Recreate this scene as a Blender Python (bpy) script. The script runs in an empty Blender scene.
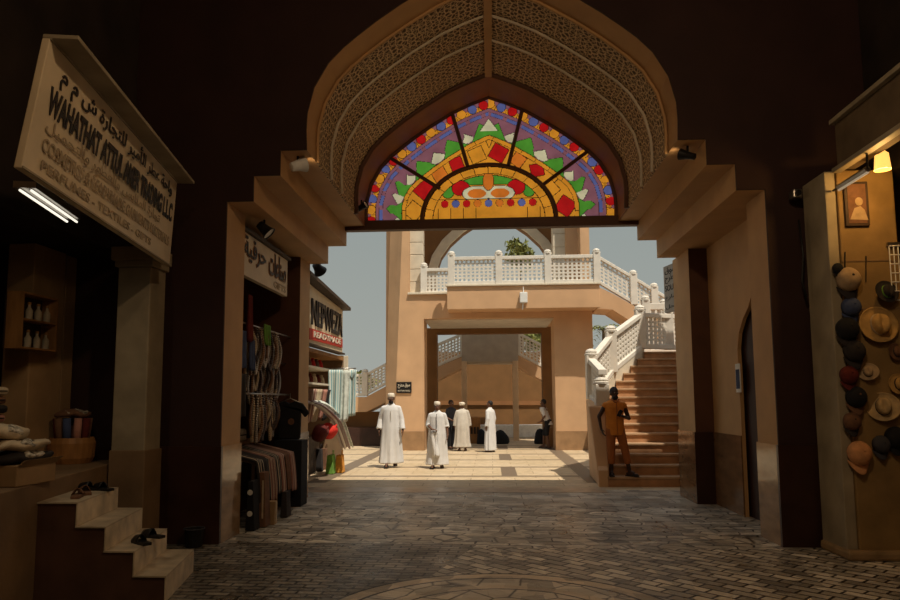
import bpy, bmesh, math, random
import numpy as np
from mathutils import Vector, Matrix
from mathutils.geometry import tessellate_polygon
PI = math.pi
def V3(*a): return Vector(a)
rnd = random.Random(7)
SC = bpy.context.scene
COL = SC.collection

# ------------------------------------------------------------------ camera
CAM = (700.0, .0577, .1006, -.0063, 30.0, -.018, 1.609)      # focal px, yaw, pitch, roll, shift px, x, z
def cam_axes():
    f, ya, pi_, ro, sh, cx, cz = CAM
    fwd = Vector((-math.sin(ya)*math.cos(pi_), math.cos(ya)*math.cos(pi_), math.sin(pi_)))
    right = Vector((math.cos(ya), math.sin(ya), 0)); up = right.cross(fwd)
    return (math.cos(ro)*right + math.sin(ro)*up, -math.sin(ro)*right + math.cos(ro)*up, fwd)
AX = cam_axes()
cd = bpy.data.cameras.new('camera'); cam = bpy.data.objects.new('camera', cd); COL.objects.link(cam)
cd.sensor_width = 36; cd.lens = CAM[0]/900*36; cd.shift_y = CAM[4]/900; cd.clip_end = 500
m3 = Matrix((AX[0], AX[1], -AX[2])).transposed()
cam.matrix_world = Matrix.Translation((CAM[5], 0, CAM[6])) @ m3.to_4x4()
SC.camera = cam
def P(u, v, X=None, Y=None, Z=None):
    """measured point of the place: the photo's pixel on a known plane of the building"""
    f = CAM[0]; o = Vector((CAM[5], 0, CAM[6]))
    d = AX[2] + AX[0]*((u-450)/f) - AX[1]*((v-300-CAM[4])/f)
    t = (X-o.x)/d.x if X is not None else (Y-o.y)/d.y if Y is not None else (Z-o.z)/d.z
    return o + d*t

# ------------------------------------------------------------------ world, sun, exposure
SC.view_settings.view_transform = 'Standard'; SC.view_settings.look = 'None'
SC.view_settings.exposure = 0.0; SC.view_settings.gamma = 1.0; SC.view_settings.use_curve_mapping = False
w = bpy.data.worlds.new('sky'); SC.world = w; w.use_nodes = True
nt = w.node_tree; bg = nt.nodes['Background']
tc = nt.nodes.new('ShaderNodeTexCoord'); sp = nt.nodes.new('ShaderNodeSeparateXYZ'); rp = nt.nodes.new('ShaderNodeValToRGB')
nt.links.new(tc.outputs['Generated'], sp.inputs[0]); nt.links.new(sp.outputs['Z'], rp.inputs[0]); nt.links.new(rp.outputs[0], bg.inputs[0])
rp.color_ramp.elements[0].position = .0; rp.color_ramp.elements[0].color = (.36, .375, .34, 1)
rp.color_ramp.elements[1].position = .75; rp.color_ramp.elements[1].color = (.46, .52, .55, 1)
e = rp.color_ramp.elements.new(.28); e.color = (.29, .325, .315, 1)
bg.inputs[1].default_value = 1.0
SUN_DIR = Vector((-.29, .37, -1)).normalized()
sd = bpy.data.lights.new('sun', 'SUN'); so = bpy.data.objects.new('sun', sd); COL.objects.link(so)
sd.energy = 4.7; sd.color = (1, .90, .74); sd.angle = .009
so.location = (6, -4, 30); so.rotation_euler = SUN_DIR.to_track_quat('-Z', 'Y').to_euler()

# ------------------------------------------------------------------ materials
def lin(r, g, b):
    f = lambda c: (c/255/12.92 if c/255 <= .04045 else ((c/255+.055)/1.055)**2.4)
    return (f(r), f(g), f(b))
def mat(name, col, rough=.7, var=.25, scale=6, bump=.0, bscale=30, spec=.3, metal=0, emit=None, stretch=(1, 1, 1), coord='Object'):
    m = bpy.data.materials.new(name); m.use_nodes = True
    n = m.node_tree.nodes; l = m.node_tree.links; b = n['Principled BSDF']
    b.inputs['Roughness'].default_value = rough; b.inputs['Metallic'].default_value = metal
    b.inputs['Specular IOR Level'].default_value = spec
    t = n.new('ShaderNodeTexCoord'); mp = n.new('ShaderNodeMapping'); mp.inputs['Scale'].default_value = stretch
    l.new(t.outputs[coord], mp.inputs[0])
    no = n.new('ShaderNodeTexNoise'); no.inputs['Scale'].default_value = scale; no.inputs['Detail'].default_value = 4
    l.new(mp.outputs[0], no.inputs['Vector'])
    r = n.new('ShaderNodeValToRGB'); l.new(no.outputs['Fac'], r.inputs[0])
    r.color_ramp.elements[0].position = .3; r.color_ramp.elements[1].position = .7
    r.color_ramp.elements[0].color = (*[c*(1-var) for c in col], 1); r.color_ramp.elements[1].color = (*[min(1, c*(1+var*.6)) for c in col], 1)
    l.new(r.outputs[0], b.inputs['Base Color'])
    if bump:
        n2 = n.new('ShaderNodeTexNoise'); n2.inputs['Scale'].default_value = bscale; n2.inputs['Detail'].default_value = 3
        l.new(mp.outputs[0], n2.inputs['Vector'])
        bp = n.new('ShaderNodeBump'); bp.inputs['Strength'].default_value = bump; bp.inputs['Distance'].default_value = .02
        l.new(n2.outputs['Fac'], bp.inputs['Height']); l.new(bp.outputs[0], b.inputs['Normal'])
    if emit:
        b.inputs['Emission Color'].default_value = (*emit[:3], 1); b.inputs['Emission Strength'].default_value = emit[3]
    return m
def nodes(m):
    return m.node_tree.nodes, m.node_tree.links, m.node_tree.nodes['Principled BSDF']
def math_node(n, l, op, a, b=None, c=None):
    k = n.new('ShaderNodeMath'); k.operation = op
    for i, x in enumerate((a, b, c)):
        if x is None: continue
        if isinstance(x, (int, float)): k.inputs[i].default_value = x
        else: l.new(x, k.inputs[i])
    return k.outputs[0]
def mixc(n, l, fac, a, b, mode='MIX'):
    k = n.new('ShaderNodeMix'); k.data_type = 'RGBA'; k.blend_type = mode
    for s, x in ((k.inputs[0], fac), (k.inputs[6], a), (k.inputs[7], b)):
        if isinstance(x, (int, float)): s.default_value = x
        elif isinstance(x, tuple): s.default_value = (*x[:3], 1)
        else: l.new(x, s)
    return k.outputs[2]

M = {}
M['ochre'] = mat('ochre_plaster', (.50, .295, .13), .62, .12, 2.2, .08, 60)
M['facade'] = mat('shaded_facade_brown', (.034, .014, .011), .7, .2, 2, .08, 50)  # ochre front wall with its lack of light put into this dark brown
M['dado_dark'] = mat('dark_polished_stone', (.045, .02, .014), .3, .3, 3, .02, 40)
M['marble'] = mat('polished_beige_marble', (.36, .235, .135), .09, .3, 2.5, .03, 5, .5, stretch=(1, 1, 3))
M['marble_brown'] = mat('polished_brown_marble', (.20, .11, .055), .13, .3, 2.5, .03, 5, .5, stretch=(1, 1, 3))
M['doorway_dark'] = mat('dark_maroon_doorway_shade', (.035, .012, .008), .6, .3, 3, stretch=(1, 6, 1))
M['dark_wood'] = mat('dark_wood', (.05, .028, .016), .6, .4, 3, .2, 20, stretch=(1, 6, 1))
M['brown_trim'] = mat('brown_painted_trim', (.10, .042, .022), .5, .15, 4)
M['rim_brown'] = mat('warm_brown_plaster', (.30, .14, .055), .6, .12, 3, .05, 60)
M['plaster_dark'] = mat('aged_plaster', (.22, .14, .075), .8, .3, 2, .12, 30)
M['timber_gloom'] = mat('dark_timber_and_wall_shade', (.028, .018, .013), .9, .4, 2)
M['pilaster'] = mat('grey_stone_pilaster', (.33, .275, .185), .6, .3, 2.5, .1, 14)
M['sand'] = mat('sand_coloured_render', (.60, .37, .205), .75, .1, 1.5, .06, 40)
M['cream_sand'] = mat('pale_sand_column', (.70, .50, .31), .7, .1, 3)
M['sand_dado'] = mat('brown_stone_plinth', (.34, .20, .10), .5, .2, 4, .04, 30)
M['cream'] = mat('cream_stone', (.66, .58, .45), .7, .12, 4, .05, 40)
M['white'] = mat('white_cast_stone', (.70, .65, .57), .6, .08, 5, .04, 60)
M['step_brown'] = mat('brown_stone_step', (.44, .235, .12), .45, .25, 5, .04, 40)
M['step_edge'] = mat('pale_step_nosing', (.44, .28, .16), .5, .2, 5)
M['brown_wall'] = mat('brown_porch_and_shaded_sand', (.22, .11, .04), .75, .15, 2, .05, 30)
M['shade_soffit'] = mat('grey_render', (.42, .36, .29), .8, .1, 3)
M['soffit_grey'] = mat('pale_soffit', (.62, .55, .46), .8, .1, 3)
M['white_paint'] = mat('white_paint', (.75, .75, .72), .7, .15, 6, .15, 8)
M['black'] = mat('black_plastic', (.012, .011, .011), .45, .3, 10)
M['steel'] = mat('brushed_steel', (.35, .33, .3), .35, .1, 20, metal=1)
M['wood'] = mat('warm_wood', (.34, .16, .05), .55, .3, 3, .1, 20, stretch=(4, 4, 1))
M['leaf'] = mat('green_leaves', (.19, .20, .055), .7, .5, 3)
M['bark'] = mat('bark', (.14, .09, .055), .9, .3, 10, .3, 20)
M['robe_white'] = mat('white_cotton', (.62, .61, .60), .85, .05, 8, .1, 60)
M['robe_grey'] = mat('grey_white_cotton', (.54, .49, .42), .85, .08, 8, .1, 60)
M['skin'] = mat('brown_skin', (.13, .062, .036), .55, .1, 10)
M['skin_dark'] = mat('dark_brown_skin', (.045, .022, .014), .5, .1, 10)
M['orange_cloth'] = mat('orange_work_cloth', (.62, .22, .03), .8, .12, 9, .15, 40)
M['rust_cloth'] = mat('rust_cotton', (.34, .11, .03), .8, .12, 9, .15, 40)
M['hair'] = mat('black_hair', (.012, .01, .01), .6, .3, 30, .3, 60)
M['cap'] = mat('embroidered_cap', (.72, .64, .52), .85, .25, 40, .15, 60)
M['black_cloth'] = mat('black_cloth', (.012, .012, .014), .9, .2, 10, .1, 50)
M['navy'] = mat('dark_grey_cloth', (.05, .05, .06), .9, .2, 10)
M['sign_face'] = mat('cream_signboard', (.66, .54, .36), .45, .14, 3, .02, 10)
M['ink'] = mat('black_lettering', (.012, .010, .010), .5, .2, 10)
M['ink_faded'] = mat('faded_brown_lettering', (.40, .31, .20), .6, .3, 10)
M['red_board'] = mat('red_board', (.45, .03, .018), .5, .12, 6)
M['card'] = mat('cardboard', (.34, .22, .11), .8, .2, 5, .05, 20)
M['tube'] = mat('fluorescent_tube', (.8, .8, .75), .4, 0, emit=(1, .93, .78, 1.1))
M['bulb'] = mat('lamp_glow', (.8, .6, .3), .4, 0, emit=(1, .48, .10, 1.6))
def cloth(name, col): M[name] = mat(name, col, .9, .25, 12, .15, 50)
for nme, c in (('cloth_cream', (.50, .40, .27)), ('cloth_pink', (.42, .20, .15)), ('cloth_brown', (.16, .08, .045)), ('cloth_char', (.03, .025, .024)),
               ('cloth_teal', (.20, .36, .38)), ('cloth_pale', (.62, .66, .60)), ('cloth_red', (.58, .03, .02)), ('cloth_green', (.14, .30, .05)),
               ('cloth_orange', (.60, .26, .04)), ('cloth_maroon', (.12, .018, .014)), ('cloth_blue', (.05, .07, .15)), ('straw', (.52, .32, .11)), ('peach', (.62, .30, .13)),
               ('felt', (.48, .34, .17)), ('mesh_beige', (.38, .27, .16))): cloth(nme, c)
def striped(name, cols, axis=0, freq=14):
    m = mat(name, cols[0], .9, .2, 10, .15, 60); n, l, b = nodes(m)
    t = n.new('ShaderNodeTexCoord'); s = n.new('ShaderNodeSeparateXYZ'); l.new(t.outputs['UV'], s.inputs[0])
    f = math_node(n, l, 'FRACT', math_node(n, l, 'MULTIPLY', s.outputs[axis], freq))
    r = n.new('ShaderNodeValToRGB'); l.new(f, r.inputs[0]); r.color_ramp.interpolation = 'CONSTANT'
    r.color_ramp.elements[0].color = (*cols[0], 1); r.color_ramp.elements[1].position = .999
    for i, c in enumerate(cols[1:]):
        e = r.color_ramp.elements.new((i+1)/len(cols)); e.color = (*c, 1)
    l.new(r.outputs[0], b.inputs['Base Color']); M[name] = m
striped('stripe_brown', [(.10, .05, .03), (.50, .40, .28), (.16, .07, .05), (.30, .12, .09)], 0, 5)
striped('stripe_black', [(.02, .018, .018), (.02, .018, .018), (.42, .35, .26)], 0, 4)
striped('stripe_rose', [(.36, .16, .12), (.14, .06, .045), (.40, .24, .18), (.50, .40, .30)], 0, 4)
striped('scarf_teal', [(.30, .46, .47), (.68, .70, .63), (.22, .38, .42), (.55, .62, .56)], 0, 3)
striped('scarf_lilac', [(.50, .42, .40), (.60, .58, .52), (.30, .20, .22)], 0, 3)

# carved lattice of the vault (UV in metres)
def lattice_material():
    m = mat('carved_plaster_lattice', (.3, .2, .1), .7); n, l, b = nodes(m)
    t = n.new('ShaderNodeTexCoord'); outs = []
    for rot, sc in ((0, 10.5), (PI/4, 13.5)):
        mp = n.new('ShaderNodeMapping'); mp.inputs['Rotation'].default_value = (0, 0, rot); l.new(t.outputs['UV'], mp.inputs[0])
        v = n.new('ShaderNodeTexVoronoi'); v.voronoi_dimensions = '2D'; v.feature = 'DISTANCE_TO_EDGE'; v.inputs['Scale'].default_value = sc; v.inputs['Randomness'].default_value = .62
        l.new(mp.outputs[0], v.inputs['Vector']); outs.append(v.outputs['Distance'])
    d = math_node(n, l, 'MINIMUM', outs[0], outs[1])
    r = n.new('ShaderNodeValToRGB'); l.new(d, r.inputs[0])
    r.color_ramp.elements[0].position = .035; r.color_ramp.elements[0].color = (.74, .56, .34, 1)
    r.color_ramp.elements[1].position = .10; r.color_ramp.elements[1].color = (.11, .065, .03, 1)
    l.new(r.outputs[0], b.inputs['Base Color'])
    bp = n.new('ShaderNodeBump'); bp.invert = True; bp.inputs['Strength'].default_value = .6; bp.inputs['Distance'].default_value = .02
    l.new(math_node(n, l, 'MINIMUM', d, .15), bp.inputs['Height']); l.new(bp.outputs[0], b.inputs['Normal'])
    return m
M['lattice'] = lattice_material()

def brick_stone(name, c1, c2, mortar, scale, bw, bh, rough, rot=0, msize=.012, bump=.5, warp=.05, medallion=None, cloudy=.45):
    m = mat(name, c1, rough); n, l, b = nodes(m)
    g = n.new('ShaderNodeNewGeometry')
    nz = n.new('ShaderNodeTexNoise'); nz.inputs['Scale'].default_value = 2.2; l.new(g.outputs['Position'], nz.inputs['Vector'])
    wv = n.new('ShaderNodeVectorMath'); wv.operation = 'MULTIPLY_ADD'; l.new(nz.outputs['Color'], wv.inputs[0]); wv.inputs[1].default_value = (warp*2,)*3; l.new(g.outputs['Position'], wv.inputs[2])
    mp = n.new('ShaderNodeMapping'); mp.inputs['Rotation'].default_value = (0, 0, rot); l.new(wv.outputs[0], mp.inputs[0])
    bt = n.new('ShaderNodeTexBrick'); bt.inputs['Scale'].default_value = scale; bt.inputs['Brick Width'].default_value = bw; bt.inputs['Row Height'].default_value = bh
    bt.inputs['Mortar Size'].default_value = msize; bt.inputs['Mortar Smooth'].default_value = .3
    bt.inputs['Color1'].default_value = (*c1, 1); bt.inputs['Color2'].default_value = (*c2, 1); bt.inputs['Mortar'].default_value = (*mortar, 1)
    l.new(mp.outputs[0], bt.inputs['Vector'])
    n2 = n.new('ShaderNodeTexNoise'); n2.inputs['Scale'].default_value = 5.5; n2.inputs['Detail'].default_value = 8; n2.inputs['Roughness'].default_value = .68; l.new(g.outputs['Position'], n2.inputs['Vector'])
    r2 = n.new('ShaderNodeValToRGB'); l.new(n2.outputs['Fac'], r2.inputs[0]); r2.color_ramp.elements[0].position = .3; r2.color_ramp.elements[1].position = .72
    r2.color_ramp.elements[0].color = (1-cloudy,)*3 + (1,); r2.color_ramp.elements[1].color = (1.25,)*3 + (1,)
    col = mixc(n, l, 1.0, bt.outputs['Color'], r2.outputs[0], 'MULTIPLY')
    h = math_node(n, l, 'SUBTRACT', math_node(n, l, 'MULTIPLY', n2.outputs['Fac'], .5), bt.outputs['Fac'])
    return m, n, l, b, g, col, h
def finish(n, l, b, col, h, strength, dist=.015):
    l.new(col, b.inputs['Base Color'])
    bp = n.new('ShaderNodeBump'); bp.inputs['Strength'].default_value = strength; bp.inputs['Distance'].default_value = dist
    l.new(h, bp.inputs['Height']); l.new(bp.outputs[0], b.inputs['Normal'])
def floor_material():
    # old lane: random slabs; herringbone setts to the left; round inlay in front
    m, n, l, b, g, col, h = brick_stone('worn_stone_paving', (.68, .63, .54), (.31, .28, .235), (.04, .033, .026), 1.0, .44, .17, .36, .12, .012, warp=.16)
    # small setts laid in the near left field
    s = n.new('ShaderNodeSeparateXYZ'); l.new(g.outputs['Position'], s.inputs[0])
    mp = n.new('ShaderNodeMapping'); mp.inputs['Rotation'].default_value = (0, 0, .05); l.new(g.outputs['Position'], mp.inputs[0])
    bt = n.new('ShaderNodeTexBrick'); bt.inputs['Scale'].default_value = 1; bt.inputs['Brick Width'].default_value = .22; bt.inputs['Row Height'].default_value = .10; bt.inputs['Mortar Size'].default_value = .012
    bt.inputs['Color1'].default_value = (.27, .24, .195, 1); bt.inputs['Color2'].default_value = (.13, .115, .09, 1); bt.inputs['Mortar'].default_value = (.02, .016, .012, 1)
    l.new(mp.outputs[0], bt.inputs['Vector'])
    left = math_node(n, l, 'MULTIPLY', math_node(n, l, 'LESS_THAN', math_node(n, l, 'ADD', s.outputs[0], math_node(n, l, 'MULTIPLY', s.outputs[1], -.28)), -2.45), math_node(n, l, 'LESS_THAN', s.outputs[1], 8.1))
    mp2 = n.new('ShaderNodeMapping'); mp2.inputs['Rotation'].default_value = (0, 0, PI/4); l.new(g.outputs['Position'], mp2.inputs[0])
    bt2 = n.new('ShaderNodeTexBrick'); bt2.inputs['Scale'].default_value = 1; bt2.inputs['Brick Width'].default_value = .26; bt2.inputs['Row Height'].default_value = .13; bt2.inputs['Mortar Size'].default_value = .012
    bt2.inputs['Color1'].default_value = (.68, .62, .52, 1); bt2.inputs['Color2'].default_value = (.26, .23, .185, 1); bt2.inputs['Mortar'].default_value = (.03, .022, .016, 1)
    l.new(mp2.outputs[0], bt2.inputs['Vector'])
    b3 = n.new('ShaderNodeTexBrick'); b3.inputs['Scale'].default_value = 1; b3.inputs['Brick Width'].default_value = .95; b3.inputs['Row Height'].default_value = .42; b3.inputs['Mortar Size'].default_value = .008
    b3.inputs['Color1'].default_value = (.50, .45, .37, 1); b3.inputs['Color2'].default_value = (.36, .31, .25, 1); b3.inputs['Mortar'].default_value = (.10, .08, .06, 1); l.new(g.outputs['Position'], b3.inputs['Vector'])
    farz = math_node(n, l, 'GREATER_THAN', s.outputs[1], 10.9); col = mixc(n, l, farz, col, b3.outputs['Color'])
    vz = n.new('ShaderNodeTexVoronoi'); vz.inputs['Scale'].default_value = 2.6; vz.feature = 'DISTANCE_TO_EDGE'; l.new(g.outputs['Position'], vz.inputs['Vector'])
    vzc = n.new('ShaderNodeValToRGB'); l.new(vz.outputs['Distance'], vzc.inputs[0]); vzc.color_ramp.elements[0].color = (.03, .025, .02, 1); vzc.color_ramp.elements[1].position = .045; vzc.color_ramp.elements[1].color = (.50, .45, .37, 1)
    nzb = n.new('ShaderNodeTexNoise'); nzb.inputs['Scale'].default_value = 1.1; l.new(g.outputs['Position'], nzb.inputs['Vector'])
    crazy = math_node(n, l, 'MULTIPLY', math_node(n, l, 'GREATER_THAN', nzb.outputs['Fac'], .54), math_node(n, l, 'SUBTRACT', 1, farz)); col = mixc(n, l, crazy, col, vzc.outputs[0])
    near = math_node(n, l, 'LESS_THAN', s.outputs[1], 7.9)
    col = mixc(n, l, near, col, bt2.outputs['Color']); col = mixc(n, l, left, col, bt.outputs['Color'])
    d = n.new('ShaderNodeVectorMath'); d.operation = 'DISTANCE'; l.new(g.outputs['Position'], d.inputs[0]); d.inputs[1].default_value = (.05, 5.30, 0)
    def ring(r0, wd):
        return math_node(n, l, 'LESS_THAN', math_node(n, l, 'ABSOLUTE', math_node(n, l, 'SUBTRACT', d.outputs['Value'], r0)), wd)
    disc = math_node(n, l, 'LESS_THAN', d.outputs['Value'], 1.36)
    vo = n.new('ShaderNodeTexVoronoi'); vo.inputs['Scale'].default_value = 3.2; vo.feature = 'DISTANCE_TO_EDGE'; l.new(g.outputs['Position'], vo.inputs['Vector'])
    vc = n.new('ShaderNodeValToRGB'); l.new(vo.outputs['Distance'], vc.inputs[0]); vc.color_ramp.elements[0].color = (.03, .022, .016, 1); vc.color_ramp.elements[1].position = .05; vc.color_ramp.elements[1].color = (.52, .465, .38, 1)
    col = mixc(n, l, disc, col, vc.outputs[0])
    col = mixc(n, l, ring(1.36, .07), col, (.56, .47, .35)); col = mixc(n, l, ring(1.27, .015), col, (.03, .022, .016)); col = mixc(n, l, ring(1.44, .015), col, (.03, .022, .016))
    col = mixc(n, l, ring(.98, .05), col, (.52, .44, .33)); col = mixc(n, l, ring(.91, .012), col, (.03, .022, .016))
    r3 = n.new('ShaderNodeTexNoise'); r3.inputs['Scale'].default_value = 1.6; r3.inputs['Detail'].default_value = 5; l.new(g.outputs['Position'], r3.inputs['Vector'])
    rr = n.new('ShaderNodeMapRange'); l.new(r3.outputs['Fac'], rr.inputs[0]); rr.inputs[1].default_value = .35; rr.inputs[2].default_value = .7; rr.inputs[3].default_value = .26; rr.inputs[4].default_value = .55
    l.new(rr.outputs[0], b.inputs['Roughness'])
    vg = n.new('ShaderNodeTexVoronoi'); vg.inputs['Scale'].default_value = 4.5; l.new(mp2.outputs[0], vg.inputs['Vector'])
    vr = n.new('ShaderNodeSeparateColor'); l.new(vg.outputs['Color'], vr.inputs[0])
    vm = n.new('ShaderNodeMapRange'); l.new(vr.outputs[0], vm.inputs[0]); vm.inputs[3].default_value = .55; vm.inputs[4].default_value = 1.35
    cc = n.new('ShaderNodeCombineColor'); [l.new(vm.outputs[0], cc.inputs[q]) for q in range(3)]
    col = mixc(n, l, 1.0, col, cc.outputs[0], 'MULTIPLY')
    fn_ = n.new('ShaderNodeTexNoise'); fn_.inputs['Scale'].default_value = 13; fn_.inputs['Detail'].default_value = 4; l.new(g.outputs['Position'], fn_.inputs['Vector'])
    hh = math_node(n, l, 'SUBTRACT', math_node(n, l, 'ADD', h, math_node(n, l, 'ADD', math_node(n, l, 'MULTIPLY', fn_.outputs['Fac'], .8), math_node(n, l, 'MULTIPLY', vr.outputs[0], .5))), math_node(n, l, 'ADD', math_node(n, l, 'MULTIPLY', bt2.outputs['Fac'], near), math_node(n, l, 'MULTIPLY', bt.outputs['Fac'], left)))
    finish(n, l, b, col, hh, .8, .03)
    return m
M['lane'] = floor_material()
def plaza_material():
    m, n, l, b, g, col, h = brick_stone('tan_plaza_slabs', (.54, .42, .28), (.47, .36, .225), (.30, .21, .13), 1.0, .9, .45, .5, 0, .010, warp=.0, cloudy=.18)
    s = n.new('ShaderNodeSeparateXYZ'); l.new(g.outputs['Position'], s.inputs[0])
    y = s.outputs[1]; x = s.outputs[0]
    f = math_node(n, l, 'FRACT', math_node(n, l, 'DIVIDE', math_node(n, l, 'SUBTRACT', y, 13.05), 2.05))
    line = math_node(n, l, 'LESS_THAN', f, .11)
    par = math_node(n, l, 'LESS_THAN', math_node(n, l, 'FRACT', math_node(n, l, 'DIVIDE', math_node(n, l, 'SUBTRACT', y, 13.05), 4.1)), .5)
    xs = math_node(n, l, 'LESS_THAN', math_node(n, l, 'ABSOLUTE', math_node(n, l, 'SUBTRACT', x, .36)), .17)
    chk = math_node(n, l, 'MULTIPLY', math_node(n, l, 'SUBTRACT', 1, par), xs)
    longs = math_node(n, l, 'LESS_THAN', math_node(n, l, 'ABSOLUTE', math_node(n, l, 'SUBTRACT', math_node(n, l, 'ABSOLUTE', math_node(n, l, 'ADD', x, .75)), 2.78)), .20)
    far = math_node(n, l, 'GREATER_THAN', y, 14.0)
    k = math_node(n, l, 'MINIMUM', 1, math_node(n, l, 'MULTIPLY', far, math_node(n, l, 'ADD', line, math_node(n, l, 'ADD', chk, longs))))
    col = mixc(n, l, k, col, (.17, .125, .085))
    finish(n, l, b, col, h, .2, .008)
    return m
M['plaza'] = plaza_material()

def glass_mat(name, col, em=.22):
    m = bpy.data.materials.new(name); m.use_nodes = True; n = m.node_tree.nodes; l = m.node_tree.links
    n.remove(n['Principled BSDF']); o = n['Material Output']
    g = n.new('ShaderNodeNewGeometry'); no = n.new('ShaderNodeTexNoise'); no.inputs['Scale'].default_value = 5; l.new(g.outputs['Position'], no.inputs['Vector'])
    r = n.new('ShaderNodeValToRGB'); l.new(no.outputs['Fac'], r.inputs[0]); r.color_ramp.elements[0].position = .3; r.color_ramp.elements[1].position = .7
    r.color_ramp.elements[0].color = (*[c*.82 for c in col], 1); r.color_ramp.elements[1].color = (*[min(1, c*1.1) for c in col], 1)
    t = n.new('ShaderNodeBsdfTranslucent'); l.new(r.outputs[0], t.inputs[0])
    gl = n.new('ShaderNodeBsdfGlossy'); gl.inputs['Roughness'].default_value = .15
    mx = n.new('ShaderNodeMixShader'); mx.inputs[0].default_value = .04; l.new(t.outputs[0], mx.inputs[1]); l.new(gl.outputs[0], mx.inputs[2])
    em_ = n.new('ShaderNodeEmission'); l.new(r.outputs[0], em_.inputs[0]); em_.inputs[1].default_value = em  # added glow stands in for daylight coming through the panes
    ad = n.new('ShaderNodeAddShader'); l.new(mx.outputs[0], ad.inputs[0]); l.new(em_.outputs[0], ad.inputs[1]); l.new(ad.outputs[0], o.inputs[0])
    return m
GL = [mat('lead_came', (.012, .009, .008), .5, .2, 10), glass_mat('amber_glass', (.90, .38, .035)), glass_mat('red_glass', (.62, .012, .015)), glass_mat('green_glass', (.10, .40, .045)),
      glass_mat('blue_glass', (.13, .17, .48)), glass_mat('violet_glass', (.31, .13, .18)), glass_mat('pale_glass', (.82, .80, .55)), glass_mat('orange_glass', (.85, .24, .03))]

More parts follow.
